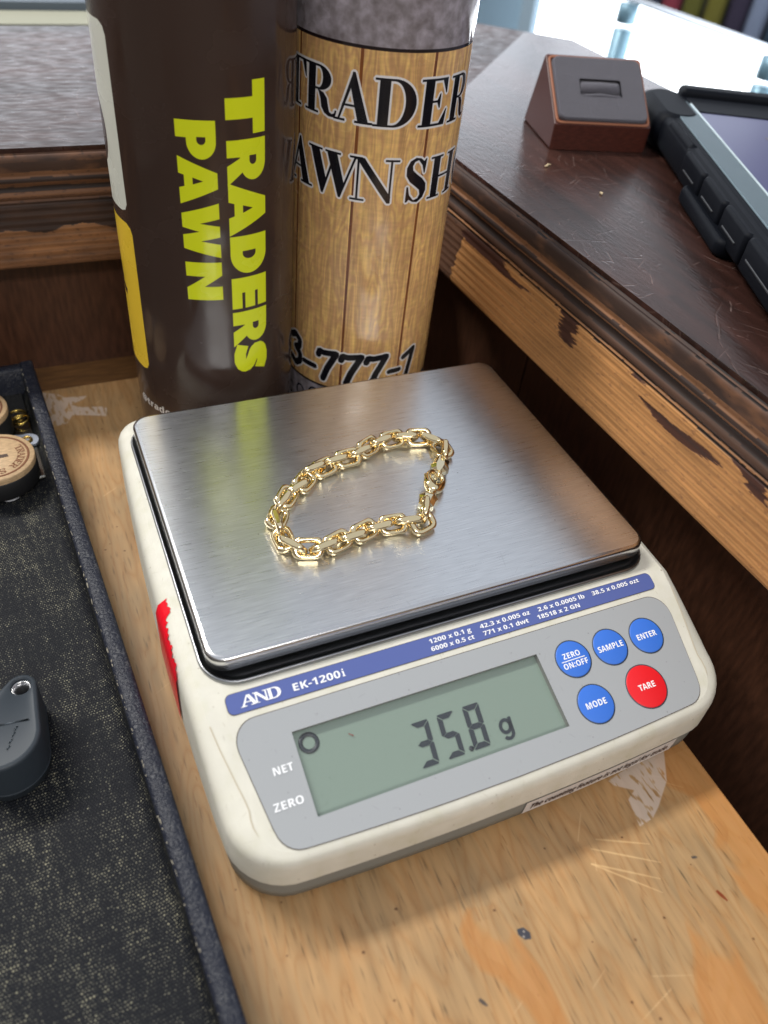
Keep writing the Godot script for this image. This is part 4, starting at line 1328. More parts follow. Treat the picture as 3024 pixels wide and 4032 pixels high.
func build_bracelet() -> void:
	var t := thing("gold_bracelet", "yellow gold chain bracelet with lobster clasp lying on the steel pan", "bracelet", Vector3(0, PAN_Y, 0))
	var xy := [29.1, -1.4, 31, -7.0, 28.6, -11.2, 25, -14.3, 19.8, -15.6, 12.7, -16.6, 7.6, -16.2, 0.3, -14.8, -3.7, -12.9, -10.6, -10.6, -15.9, -10.6, -22.5, -7.4, -27, -6.0, -32.2, -1.8, -38.1, 1.0, -41.8, 6.6, -45.5, 10.8, -47.6, 16.6, -47.6, 21.5, -46.6, 27, -44.2, 30.6, -39.9, 31.6, -36.4, 32.0, -31.6, 31.4, -26.1, 30.5, -20.8, 29.6, -14.2, 28.4, -7, 29.4, 0.4, 30.2, 4.2, 31.6, 6.6, 27.0]
	var c := Curve3D.new()
	c.bake_interval = 0.0003
	var m: int = xy.size() / 2
	for i in m:
		var a := Vector3(xy[maxi(i - 1, 0) * 2], 0, xy[maxi(i - 1, 0) * 2 + 1])
		var b := Vector3(xy[mini(i + 1, m - 1) * 2], 0, xy[mini(i + 1, m - 1) * 2 + 1])
		var tan := (b - a) * 0.001 / 6.0
		c.add_point(Vector3(xy[i * 2], 0, xy[i * 2 + 1]) * 0.001, -tan, tan)
	var mesh := link_mesh()
	var n := 31
	var length := c.get_baked_length()
	var rng := RandomNumberGenerator.new()
	rng.seed = 77
	for i in n:
		var at := length * i / (n - 1.0)
		var p := c.sample_baked(at, true)
		var d := (c.sample_baked(minf(at + 0.0035, length), true) - c.sample_baked(maxf(at - 0.0035, 0), true)).normalized()
		var upright := i % 2 == 0
		# links lie tilted, each flat cut face leaning up and forward, the next link square to it
		var lean := Vector3(-0.15 + rng.randf_range(-0.2, 0.2), 0.74, 0.6 + rng.randf_range(-0.25, 0.25))
		d = (d + Vector3(rng.randf_range(-0.16, 0.16), 0, rng.randf_range(-0.16, 0.16))).normalized()
		var cut := (lean - d * lean.dot(d)).normalized()
		var side := cut if upright else d.cross(cut).normalized()
		var b := Basis(d, side, d.cross(side).normalized())
		var y := 0.0036 * absf(side.y) + 0.00105 + (0.0004 if upright else 0.0003)
		var o := part("link", mesh, M.gold, t)
		o.transform = Transform3D(b, p + Vector3(0, y, 0))
	# clasp along the line between both ends of the chain
	var e0 := Vector3(6.6, 0, 27.0) * 0.001
	var e1 := Vector3(29.1, 0, -1.4) * 0.001
	var d := (e1 - e0).normalized()
	var side := d.cross(Vector3.UP)
	var cap_ := func(at: Vector3, turn: float) -> void:
		var st := tool()
		var rings := []
		for s in [[-0.0040, 0.0020, 0.0022], [-0.0034, 0.0032, 0.0032], [-0.0006, 0.0034, 0.0034], [0.0012, 0.0041, 0.0032], [0.0028, 0.0032, 0.0026], [0.0038, 0.0016, 0.0016]]:
			var ring := []
			for k in 8:
				var a := TAU * (k + 0.5) / 8
				ring.append(at + d * s[0] * turn + side * s[1] * cos(a) * turn + Vector3(0, 0.0033 + s[2] * sin(a), 0))
			rings.append(ring)
		loft(st, rings, true, true, true, [-1, -1, -1, -1, -1])
		part("end_cap", done(st), M.gold_cut, t)
	cap_.call(Vector3(10.8, 0, 21.4) * 0.001, 1.0)
	cap_.call(Vector3(24.4, 0, 4.6) * 0.001, -1.0)
	# swivel
	var st := tool()
	var pts := []
	var rr := []
	for i in 7:
		pts.append(Vector3(13.0, 3.2, 18.7) * 0.001 + d * 0.0007 * i)
		rr.append([0.0008, 0.0018, 0.0013, 0.0022, 0.0023, 0.0015, 0.0008][i])
	tube(st, pts, rr, 12)
	part("swivel", done(st), M.gold, t)
	# lobster claw: a drop-shaped loop, thick at the swivel, with its lever
	st = tool()
	pts = []
	rr = []
	var o := Vector3(15.4, 3.9, 15.8) * 0.001
	var upv := d.cross(Vector3(-0.15, 0.74, 0.66)).normalized()
	for i in 25:
		var a := TAU * i / 24.0
		var along := 0.0048 * (1 - cos(a))
		var wide := 0.0040 * sin(a) * (0.62 + 0.38 * (1 - cos(a)) / 2)
		pts.append(o + d * along + upv * wide)
		rr.append(lerpf(0.0023, 0.00105, smoothstep(0.0, 0.007, along)))
	pts.pop_back()
	rr.pop_back()
	tube(st, pts, rr, 10, true, Vector3(0.3, 1, 0.2).normalized())
	part("claw", done(st), M.gold, t)
	st = tool()
	tube(st, [o + d * 0.002 - upv * 0.0018, o + d * 0.0032 - upv * 0.0034, o + d * 0.0055 - upv * 0.0046], [0.0011, 0.0012, 0.0005], 8)
	part("lever", done(st), M.gold, t)
	st = tool()
	pts = []
	rr = []
	for i in 16:
		var a := TAU * i / 16
		pts.append(Vector3(21.6, 2.9, 8.2) * 0.001 + d * 0.0017 * cos(a) + (side * 0.4 + Vector3.UP * 0.9).normalized() * 0.0017 * sin(a))
		rr.append(0.00065)
	tube(st, pts, rr, 8, true, side)
	part("jump_ring", done(st), M.gold, t)

# ------------------------------------------------------------------ tray and what lies in it
func strip_along_z(prof: Array, z0: float, z1: float, uv_len: float, n := 1) -> ArrayMesh:
	var st := tool()
	st.set_smooth_group(0)
	var acc := 0.0
	for k in prof.size() - 1:
		var p: Vector2 = prof[k]
		var q: Vector2 = prof[k + 1]
		var l := p.distance_to(q)
		for i in n:
			var a := lerpf(z0, z1, float(i) / n)
			var b := lerpf(z0, z1, float(i + 1) / n)
			quad(st, Vector3(p.x, p.y, a), Vector3(q.x, q.y, a), Vector3(q.x, q.y, b), Vector3(p.x, p.y, b), Vector2(acc, a) / uv_len, Vector2(acc + l, a) / uv_len, Vector2(acc + l, b) / uv_len, Vector2(acc, b) / uv_len)
		acc += l
	return done(st)

func build_tray() -> void:
	var t := thing("jewellery_tray", "worn black leatherette tray with gold-flecked woven lining beside the scale", "tray", Vector3(-0.1087, 0, 0), 0.061)
	var lin := [Vector2(-0.30, 0.005), Vector2(-0.0125, 0.005)]
	for i in 7:
		var a := deg_to_rad(90 - 15 * i)
		lin.append(Vector2(-0.0125 + 0.0060 * cos(a), 0.0110 - 0.0060 * sin(a)))
	lin.append(Vector2(-0.0064, 0.0198))
	var lining := part("lining", strip_along_z(lin, -0.162, 0.33, 1.0), M.fabric, t)
	var rim := [Vector2(-0.0064, 0.0198), Vector2(-0.0062, 0.0212), Vector2(-0.0052, 0.0219), Vector2(-0.0012, 0.0220), Vector2(-0.0003, 0.0216), Vector2(0, 0.0206), Vector2(0, 0.0)]
	part("side_wall", strip_along_z(rim, -0.168, 0.33, 0.05), M.leather, t)
	var back := part("back_wall", strip_along_z([Vector2(-0.0058, 0.005), Vector2(-0.0058, 0.0205), Vector2(-0.0048, 0.0218), Vector2(-0.0010, 0.0218), Vector2(0, 0.0206), Vector2(0, 0.0)], 0.0062, 0.30, 0.05), M.leather, t, Vector3(0, 0, -0.168))
	back.rotation.y = PI / 2
	back.rotation.y = -PI / 2
	back.position = Vector3(0, 0, -0.168)
	back.transform = Transform3D(Basis(Vector3(0, 0, -1), Vector3.UP, Vector3(-1, 0, 0)), Vector3(0, 0, -0.168))
	part("bottom", prism(rect_poly(-0.30, -0.1675, -0.0005, 0.33), 0.0005, 0.0045), M.black_rubber, t)
	# frayed paper core showing along the inner edge of the rim
	var rng := RandomNumberGenerator.new()
	rng.seed = 31
	var st := tool()
	var z := -0.165
	while z < 0.32:
		var l := rng.randf_range(0.0003, 0.0036) * rng.randf_range(0.3, 1.0)
		if rng.randf() < 0.55:
			var w := rng.randf_range(0.0001, 0.00055)
			var x := -0.0059 + rng.randf_range(-0.0004, 0.0005)
			var a := Vector3(x, 0.02135, z)
			var b := Vector3(x + rng.randf_range(-0.0003, 0.0003), 0.0214, z + l)
			tube(st, [a, a.lerp(b, 0.3), a.lerp(b, 0.7), b], [w * 0.2, w * 0.7, w * 0.6, w * 0.2], 5)
		z += l * rng.randf_range(0.9, 1.6)
	var fray := part("frayed_edge", done(st), M.fray, t)
	fray.set_meta("kind", "stuff")

	# loupe
	var lp := thing("loupe", "dark slate folding loupe with steel eyelet lying in the black tray", "loupe", Vector3(-0.1499, 0.0052, 0.0503))
	var big := Vector2.ZERO
	var tip := Vector2(0.0078, -0.0169)
	var pts := PackedVector2Array()
	for i in 72:
		var a := TAU * i / 72
		pts.append(big + Vector2(cos(a), sin(a)) * 0.0123)
		pts.append(tip + Vector2(cos(a), sin(a)) * 0.0050)
	var hull := Geometry2D.convex_hull(pts)
	hull.remove_at(hull.size() - 1)
	var even := []
	var total := 0.0
	for i in hull.size(): total += hull[i].distance_to(hull[(i + 1) % hull.size()])
	var step := total / 120.0
	var acc := 0.0
	for i in hull.size():
		var a := hull[i]
		var b := hull[(i + 1) % hull.size()]
		var l := a.distance_to(b)
		while acc < l and even.size() < 120:
			even.append(a.lerp(b, acc / l))
			acc += step
		acc -= l
	if Geometry2D.is_polygon_clockwise(PackedVector2Array(even)) == false: even.reverse()
	var mk := func(inset: float, y: float) -> Array:
		var o := []
		for i in even.size():
			var tdir: Vector2 = (even[(i + 1) % even.size()] - even[(i - 1 + even.size()) % even.size()]).normalized()
			var nrm := Vector2(tdir.y, -tdir.x)
			if (nrm.dot(even[i] - Vector2(0.003, -0.006)) < 0): nrm = -nrm
			var q: Vector2 = even[i] - nrm * inset
			o.append(Vector3(q.x, y, q.y))
		return o
	var hole := func(r: float, y: float) -> Array:
		var o := []
		for p in even:
			var a: float = (p - tip).angle()
			o.append(Vector3(tip.x + r * cos(a), y, tip.y + r * sin(a)))
		return o
	var rings := [hole.call(0.0031, 0.004), hole.call(0.0031, 0.0192), hole.call(0.0034, 0.0196), mk.call(0.0014, 0.0198), mk.call(0.0006, 0.0196), mk.call(0.0001, 0.0190), mk.call(0.0, 0.018), mk.call(0.0, 0.0040), mk.call(-0.0003, 0.0037), mk.call(0.0, 0.0034), mk.call(0.0, 0.0006), mk.call(0.0008, 0.0)]
	st = tool()
	loft(st, rings, true, false, true, [0, 1, 1, 2, 2, 2, 2, 3, 3, 3, 3])
	part("cover", done(st), mat(srgb(44, 52, 60), 0.55), lp)
	part("eyelet", lathe([Vector2(0.0018, 0.002), Vector2(0.0020, 0.0165), Vector2(0.0026, 0.0184), Vector2(0.0030, 0.0186), Vector2(0.0030, 0.0170)], 32), M.steel, lp, Vector3(tip.x, 0, tip.y))
	var lb := part("hinge_line", bevel_box(Vector3(0.0115, 0.0002, 0.00025), 0.00008), mat(srgb(96, 108, 118), 0.4), lp, Vector3(0.0035, 0.0198, -0.0035))
	lb.rotation.y = -0.09
	for i in 4:
		var e := part("embossed_mark", bevel_box(Vector3(0.0018, 0.00022, 0.00028), 0.00008), mat(srgb(84, 96, 106), 0.4), lp, Vector3(0.0050 - i * 0.0009, 0.0198, -0.0010 + i * 0.0021))
		e.rotation.y = 0.9
	# paper slip under the loupe
	var slip := part("paper_slip", prism(pp([-0.166, 0.030, -0.143, 0.0255, -0.1445, 0.034, -0.166, 0.046]), 0.0052, 0.0055), mat(srgb(226, 226, 230), 0.6), self)
	tag(slip, "small white paper slip sticking out from under the loupe", "paper")

	# steel plate with two wooden medallions
	var pl := thing("steel_plate", "thin shiny steel plate lying in the back corner of the tray", "plate", Vector3(-0.1228, 0.0052, -0.0934), 0.061)
	part("sheet", bevel_box(Vector3(0.062, 0.0022, 0.078), 0.0008), mat(srgb(150, 148, 142), 0.22, 1.0), pl, Vector3(-0.031, 0, -0.0385))
	medallion(Vector3(-0.1419, 0.0076, -0.0967), 0.0168, 0.0124, "wooden medallion keychain engraved TRADER'S, nearest the scale in the tray", true)
	medallion(Vector3(-0.1493, 0.0076, -0.1321), 0.0160, 0.0144, "wooden medallion keychain at the left picture edge, behind the engraved one", false)
	# gold split rings and plastic tabs
	for r in [[Vector3(-0.1312, 0.0082, -0.1425), 0.0042, 0.3, "thin gold split ring lying on the plate beside the medallions, further back"], [Vector3(-0.1300, 0.0090, -0.1365), 0.0040, 1.1, "thin gold split ring leaning on the other ring, nearer the front"]]:
		st = tool()
		var cp := []
		var rr := []
		for i in 28:
			var a := TAU * i / 28
			cp.append(Vector3(cos(a), 0.16 * sin(a + r[2]), sin(a)) * r[1])
			rr.append(0.00062)
		tube(st, cp, rr, 8, true)
		var o := part("split_ring", done(st), mat(srgb(206, 176, 96), 0.25, 1.0), self, r[0])
		tag(o, r[3], "ring", "gold split rings in the tray")
	var tab1 := thing("plastic_tab", "pale grey plastic key tab with brass eyelet behind the engraved medallion", "tab", Vector3(-0.1285, 0.0078, -0.1195), 0.5)
	part("strap", prism(PackedVector2Array(arc_pts(Vector2(0, 0.0), 0.0052, 0.0050, -80, 80) + arc_pts(Vector2(-0.012, -0.012), 0.0066, 0.0066, 110, 250)), 0.0, 0.0012), mat(srgb(152, 158, 172), 0.4), tab1)
	part("eyelet", lathe([Vector2(0.0014, 0.0), Vector2(0.0014, 0.0020), Vector2(0.0022, 0.0022), Vector2(0.0027, 0.0014), Vector2(0.0027, 0.001)], 28), mat(srgb(190, 160, 92), 0.3, 1.0), tab1)
	var tab2 := part("white_tag", prism(PackedVector2Array(arc_pts(Vector2(-0.1395, -0.0868), 0.0046, 0.0044, -60, 130) + arc_pts(Vector2(-0.150, -0.0935), 0.0070, 0.0050, 60, 250)), 0.0052, 0.0062), mat(srgb(206, 208, 216), 0.35), self)
	tag(tab2, "white plastic tag sticking out from under the engraved medallion", "tag")

func medallion(at: Vector3, r: float, high: float, label: String, engraved: bool) -> void:
	var t := thing("medallion", label, "keychain", at, 0, "wooden medallions in the tray")
	part("backing", lathe([Vector2(0, 0), Vector2(r * 0.97, 0), Vector2(r, 0.0008), Vector2(r, high - 0.0035), Vector2(r * 0.98, high - 0.003), Vector2(0, high - 0.003)], 56), M.black_rubber, t)
	var wood := mat(srgb(218, 184, 142), 0.6)
	wood.albedo_texture = M.panel_wood.albedo_texture
	wood.uv1_triplanar = true
	wood.uv1_scale = Vector3(10, 40, 60)
	var face := part("wooden_disc", lathe([Vector2(r * 0.985, high - 0.003), Vector2(r * 0.985, high - 0.0004), Vector2(r * 0.965, high), Vector2(0, high)], 56), wood, t)
	var burn := mat(srgb(112, 70, 44), 0.8)
	part("engraved_ring", lathe([Vector2(r * 0.86, high), Vector2(r * 0.86, high + 0.00008), Vector2(r * 0.80, high + 0.00008), Vector2(r * 0.80, high)], 64), burn, face)
	if engraved:
		var word := "TRADER'S"
		for i in word.length():
			if word[i] == "'": continue
			var a := deg_to_rad(-22 + i * 14.2)      # clockwise from -z ... round the right side
			var dir := Vector3(cos(a), 0, sin(a))
			var xf := Transform3D(Basis(Vector3(-sin(a), 0, cos(a)), dir, Vector3.UP), dir * r * 0.56 + Vector3(0, high + 0.0001, 0))
			letters("lettering", word[i], 0.0032, burn, face, xf, font_serif, 0.0030, true)
		part("engraved_bar", prism(pp([-0.012, -0.0012, 0.0052, -0.0008, 0.0056, 0.0012, -0.012, 0.0022]), high, high + 0.0001), mat(srgb(74, 58, 50), 0.8), face)
		part("engraved_mark", prism(pp([-0.006, -0.0072, 0.0002, -0.0070, 0.0016, -0.0046, -0.0008, -0.0042, -0.0016, -0.0056, -0.006, -0.005]), high, high + 0.0001), mat(srgb(74, 58, 50), 0.8), face)
	else:
		part("engraved_ring", lathe([Vector2(r * 0.52, high), Vector2(r * 0.52, high + 0.00008), Vector2(r * 0.47, high + 0.00008), Vector2(r * 0.47, high)], 64), burn, face)

# ------------------------------------------------------------------ on the counter
func build_ring_box() -> void:
	var t := thing("ring_stand", "reddish wooden wedge ring stand with grey velvet pad on the dark counter", "ring stand", Vector3(0.1560, 0.1187, -0.1510), -0.237)
	var w := 0.0545
	var prof := PackedVector2Array([Vector2(0, 0), Vector2(0, 0.0125), Vector2(-0.0335, 0.0365), Vector2(-0.0350, 0.0365), Vector2(-0.0475, 0)])
	var mid := Vector2(-0.021, 0.014)
	var mk := func(x: float, s: float) -> Array:
		var o := []
		for p in prof:
			var q := mid + (p - mid) * s
			o.append(Vector3(x, q.y, q.x))
		return o
	var st := tool()
	loft(st, [mk.call(0.0, 0.955), mk.call(0.0004, 0.98), mk.call(0.0013, 1.0), mk.call(w - 0.0013, 1.0), mk.call(w - 0.0004, 0.98), mk.call(w, 0.955)], true, true, true, [-1, -1, -1, -1, -1])
	var m := mat(srgb(88, 42, 32), 0.42)
	m.albedo_texture = M.panel_wood.albedo_texture
	m.uv1_triplanar = true
	m.uv1_scale = Vector3(8, 40, 40)
	var base := part("base", done(st), m, t)
	# pad on the slope
	var sl := Vector2(-0.0335, 0.024).normalized()       # up the slope (z, y)
	var up := Vector3(0, -sl.x, sl.y)
	var fr := Transform3D(Basis(Vector3.RIGHT, up, Vector3(0, -sl.y, -sl.x)), Vector3(w / 2, 0.0125 + 0.012, -0.01675) + up * 0.0001)
	var rings := []
	for s in [[-1, 0.0002], [-1, 0.0014], [-0.4, 0.0022], [0, 0.0024], [2.4, 0.0024], [2.9, 0.0022], [3.2, 0.0018], [3.4, 0.0012], [3.4, 0.0]]:
		if s[0] <= 0: rings.append(rrect(0.0118, -0.0053, 0.0053, 0.0014, s[1], s[0] * 0.0010, 5))
		else: rings.append(rrect(0.0252, -0.0187, 0.0187, 0.0042, s[1], (3.4 - s[0]) * 0.0009, 5))
	st = tool()
	loft(st, rings, true, false, false, [0, 0, 0, -1, 1, 1, 1, 1])
	cap(st, rings[0], false)
	var velvet := mat(srgb(98, 96, 106), 0.95)
	velvet.rim_enabled = true
	velvet.rim = 0.6
	velvet.rim_tint = 0.4
	velvet.heightmap_enabled = true
	velvet.heightmap_texture = noise_bump(17, 0.2)
	velvet.heightmap_scale = 0.06
	velvet.uv1_triplanar = true
	velvet.uv1_scale = Vector3(60, 60, 60)
	var pad := part("velvet_pad", done(st), velvet, t)
	pad.transform = fr
	st = tool()
	tube(st, [Vector3(-0.0112, 0.0000, -0.0008), Vector3(-0.0100, 0.0000, -0.0008), Vector3(0, 0.0002, -0.0008), Vector3(0.0100, 0.0000, -0.0008), Vector3(0.0112, 0.0000, -0.0008)], [0.0018, 0.0034, 0.0036, 0.0034, 0.0018], 18)
	part("slot_roll", done(st), velvet, pad)
	st = tool()
	tube(st, [Vector3(-0.0116, 0.0006, 0.0040), Vector3(0, 0.0010, 0.0036), Vector3(0.0116, 0.0006, 0.0040)], [0.0010, 0.0014, 0.0010], 12)
	part("slot_flap", done(st), velvet, pad)
	# worn pale edge round the pad
	var edge := mat(srgb(150, 94, 66), 0.5)
	rings = []
	for s in [[0.0015, 0.0003], [0.0012, 0.0006], [0.0002, 0.0006], [0.0, 0.0002]]:
		rings.append(rrect(0.0268, -0.0203, 0.0203, 0.003, s[1], s[0] + 0.0002, 5))
	st = tool()
	loft(st, rings)
	var ep := part("pale_edge", done(st), edge, base)
	ep.transform = fr

func build_crumbs() -> void:
	for g in [[Vector3(0.1414, 0.1186, -0.1294), 0.0052, 0.4, "pale splinter of wood on the dark counter in front of the ring stand"], [Vector3(0.1492, 0.1186, -0.0929), 0.0026, 1.3, "tiny yellowish crumb on the dark counter between the moulding and the tablet"]]:
		var st := tool()
		var l: float = g[1]
		tube(st, [Vector3(-l / 2, 0.0004, 0), Vector3(-l * 0.25, 0.0006, l * 0.08), Vector3(l * 0.1, 0.0006, -l * 0.06), Vector3(l / 2, 0.0004, l * 0.05)], [0.0002, 0.0006, 0.0005, 0.0002], 6)
		var o := part("crumb", done(st), mat(srgb(206, 186, 150), 0.9), self, g[0])
		o.rotation.y = g[2]
		tag(o, g[3], "crumb", "crumbs on the counter")

func build_tablet() -> void:
	var t := thing("rugged_tablet", "tablet in a thick black rugged case lying on the right counter", "tablet", Vector3(0.2390, 0.1187, -0.1807), -0.42)
	var black := mat(srgb(14, 17, 24), 0.55)
	black.metallic_specular = 0.2
	var x1 := 0.20
	var z1 := 0.27
	var slab := func(x0: float, xe: float, z0: float, ze: float, y0: float, y1: float, r: float, bev: float) -> ArrayMesh:
		var st := tool()
		var rings := []
		for s in [[bev, y1], [bev * 0.35, y1 - bev * 0.25], [0.0, y1 - bev], [0.0, y0 + bev], [bev * 0.35, y0 + bev * 0.25], [bev, y0]]:
			rings.append(moved(rrect((xe - x0) / 2, z0, ze, r, s[1], s[0], 8), Vector3((x0 + xe) / 2, 0, 0)))
		loft(st, rings, true, true, true)
		return done(st)
	part("case", slab.call(0.0, x1, 0.0, z1, 0.002, 0.0186, 0.022, 0.003), black, t)
	part("corner_bumper", slab.call(-0.0068, 0.020, -0.006, 0.052, 0.0, 0.0196, 0.013, 0.0058), black, t)
	var lip := part("raised_lip", slab.call(0.016, x1, -0.004, 0.008, 0.006, 0.0228, 0.003, 0.0025), black, t)
	part("lip_notch", slab.call(0.085, 0.125, -0.002, 0.0065, 0.022, 0.0245, 0.001, 0.0008), mat(srgb(150, 170, 176), 0.3), lip)
	# grip ridges along the side
	part("side_rail", slab.call(-0.0036, 0.006, 0.040, 0.25, 0.002, 0.0182, 0.003, 0.0030), black, t)
	part("hinge_bar", slab.call(-0.0030, 0.0025, 0.054, 0.094, 0.0120, 0.0192, 0.0024, 0.0026), black, t)
	for g in [[0.096, 0.128], [0.1285, 0.160], [0.1605, 0.192], [0.1925, 0.24]]:
		part("grip", slab.call(-0.0052, 0.004, g[0], g[1], 0.004, 0.0176, 0.003, 0.0016), black, t)
		part("grip_slot", slab.call(-0.0056, -0.0040, g[0] + 0.006, g[1] - 0.008, 0.0096, 0.0106, 0.0004, 0.0003), mat(srgb(46, 48, 52), 0.5), t)
	var bump := part("side_bulge", slab.call(-0.0085, 0.004, 0.112, 0.178, 0.0, 0.0075, 0.006, 0.002), black, t)
	bump.set_meta("label", "lower bulge of the case side")
	var bez := mat(srgb(96, 112, 120), 0.45, 0.6)
	bez.heightmap_enabled = true
	bez.heightmap_texture = noise_bump(19, 0.35)
	bez.heightmap_scale = 0.02
	bez.uv1_triplanar = true
	bez.uv1_scale = Vector3(40, 40, 40)
	part("bezel", slab.call(0.0042, 0.0166, 0.016, z1 - 0.01, 0.016, 0.0192, 0.004, 0.0005), bez, t)
	part("frame", slab.call(0.0166, 0.0176, 0.022, z1 - 0.012, 0.016, 0.0196, 0.0005, 0.0003), mat(srgb(196, 210, 214), 0.3, 0.5), t)
	part("top_frame", slab.call(0.0180, x1 - 0.01, 0.010, 0.036, 0.015, 0.0194, 0.002, 0.0006), black, t)
	var scr := mat(srgb(38, 36, 92), 0.3)
	scr.emission_enabled = true
	scr.emission = srgb(52, 52, 128)
	scr.emission_energy_multiplier = 0.3
	scr.albedo_texture = speckle_dust()
	scr.uv1_triplanar = true
	scr.uv1_scale = Vector3(9, 9, 9)
	part("screen", slab.call(0.0178, x1 - 0.01, 0.0365, z1 - 0.012, 0.015, 0.0190, 0.002, 0.0003), scr, t)
	var glass_pic := mat(srgb(60, 52, 60), 0.3)
	glass_pic.emission_enabled = true
	glass_pic.emission = srgb(120, 108, 122)
	glass_pic.emission_energy_multiplier = 0.15
	var pic := part("screen_picture", prism(rect_poly(0.044, 0.068, x1 - 0.02, z1 - 0.03), 0.0190, 0.0191), glass_pic, t)
	pic.set_meta("label", "greyish pink picture on the dusty screen")

func speckle_dust() -> ImageTexture:
	var c := Canvas.new(512, 512, 1.0, Vector2(0, 512), srgb(150, 150, 170))
	var rng := RandomNumberGenerator.new()
	rng.seed = 27
	for i in 420:
		var a := Vector2(rng.randf() * 512, rng.randf() * 512)
		var s := rng.randf_range(0.6, 2.0)
		c.fill(pp([a.x - s, a.y, a.x, a.y + s, a.x + s * 0.9, a.y + s * 0.2, a.x + s * 0.3, a.y - s]), Color.WHITE, rng.randf_range(0.3, 1.0))
	return c.texture()

# ------------------------------------------------------------------ what shows beyond the counter
func build_beyond() -> void:
	# lit showcase to the right
	var line := func(z: float) -> float: return 0.709 + 0.0966 * (z + 0.798)
	var t := thing("lit_showcase", "bright white lit showcase with chrome posts beyond the right counter", "showcase")
	var glow := mat(srgb(250, 252, 255), 0.6)
	glow.emission_enabled = true
	glow.emission = srgb(244, 250, 255)
	glow.emission_energy_multiplier = 3.2
	part("display_light", prism(PackedVector2Array([Vector2(line.call(-0.985), -0.985), Vector2(line.call(-0.25), -0.25), Vector2(line.call(-0.25) + 0.02, -0.25), Vector2(line.call(-0.985) + 0.02, -0.985)]), -0.42, 0.056), glow, t)
	part("top_rail", prism(PackedVector2Array([Vector2(line.call(-0.985) - 0.004, -0.985), Vector2(line.call(-0.25) - 0.004, -0.25), Vector2(line.call(-0.25) + 0.024, -0.25), Vector2(line.call(-0.985) + 0.024, -0.985)]), 0.0565, 0.0585), M.chrome, t)
	var post := mat(srgb(112, 146, 164), 0.35, 0.3)
	for z in [-0.786, -0.538]:
		var x: float = line.call(z) - 0.012
		part("post", lathe([Vector2(0, -0.42), Vector2(0.0135, -0.42), Vector2(0.0135, 0.0262), Vector2(0, 0.0262)], 28), post, t, Vector3(x, 0, z))
		part("post", lathe([Vector2(0, 0.0338), Vector2(0.0135, 0.0338), Vector2(0.0135, 0.0562), Vector2(0, 0.0562)], 28), post, t, Vector3(x, 0, z))
	part("end_post", prism(rect_poly(0.690, -1.035, 0.722, -1.0), -0.42, 0.14), mat(srgb(132, 152, 166), 0.4), t)
	var al := AreaLight3D.new()
	al.name = "showcase_light"
	al.area_size = Vector2(0.7, 0.44)
	al.light_energy = 0.55
	al.light_color = srgb(240, 248, 255)
	al.shadow_enabled = true
	var dirx := Vector3(-1, 0, 0.0966).normalized()
	al.transform = Transform3D(Basis(Vector3.UP.cross(-dirx).normalized(), Vector3.UP, -dirx), Vector3(line.call(-0.62) - 0.03, -0.18, -0.62))
	add_child(al)

	var c := thing("pale_cabinet", "pale blue cabinet under a white lit panel beyond the counter's back corner", "cabinet")
	part("cabinet_box", prism(rect_poly(0.62, -1.5, 0.90, -1.25), -0.45, -0.02), mat(srgb(150, 178, 196), 0.5), c)
	part("panel_light", prism(rect_poly(0.62, -1.52, 0.92, -1.505), -0.015, 0.16), glow, c)
	part("glazing_bar", prism(rect_poly(0.735, -1.5, 0.742, -1.49), -0.015, 0.16), mat(srgb(196, 204, 150), 0.5), c)

	var l := thing("pale_ledge", "pale grey window ledge beyond the back counter at the top left", "ledge")
	part("step", prism(rect_poly(-0.7, -0.54, 0.10, -0.50), -0.2, 0.0945), mat(srgb(146, 146, 130), 0.9), l)
	part("step", prism(rect_poly(-0.7, -0.80, 0.10, -0.5405), -0.2, 0.1000), mat(srgb(98, 108, 118), 0.9), l)
	part("step", prism(rect_poly(-0.7, -1.6, 0.10, -0.8005), -0.2, 0.1240), mat(srgb(84, 98, 112), 0.9), l)

	# shop goods in the far background, top right
	var s := thing("shop_shelf", "dark shop shelf in the blurred background at the top right", "shelf")
	part("board", prism(pp([1.2, -2.2, 2.5, -1.2, 2.53, -1.24, 1.23, -2.24]), -0.8, 0.3), mat(srgb(52, 50, 56), 0.8), s)
	part("board", prism(pp([1.1, -2.1, 2.4, -1.1, 2.5, -1.2, 1.2, -2.2]), -0.24, -0.22), mat(srgb(40, 38, 44), 0.8), s)
	var goods := [[0.315, 0.17, srgb(152, 40, 66), "crimson"], [0.35, 0.13, srgb(38, 46, 66), "dark blue"], [0.382, 0.15, srgb(120, 44, 60), "wine red"], [0.416, 0.20, srgb(84, 84, 30), "olive green"], [0.452, 0.19, srgb(98, 94, 34), "mustard green"], [0.488, 0.15, srgb(44, 38, 58), "dark purple"], [0.52, 0.18, srgb(116, 128, 152), "pale grey"], [0.556, 0.14, srgb(46, 66, 84), "slate blue"]]
	for g in goods:
		var at := Vector3(1.1, -0.219, -2.1).lerp(Vector3(2.4, -0.219, -1.1), g[0]) + Vector3(0.02, 0, -0.03)
		var o := part("cloth_bundle", bevel_box(Vector3(0.05, g[1], 0.05), 0.016), mat(g[2], 0.9), self, at)
		o.rotation.y = 0.656
		tag(o, g[3] + " bundle of cloth on the far blurred shelf at the top right", "cloth", "goods on the far shelf")

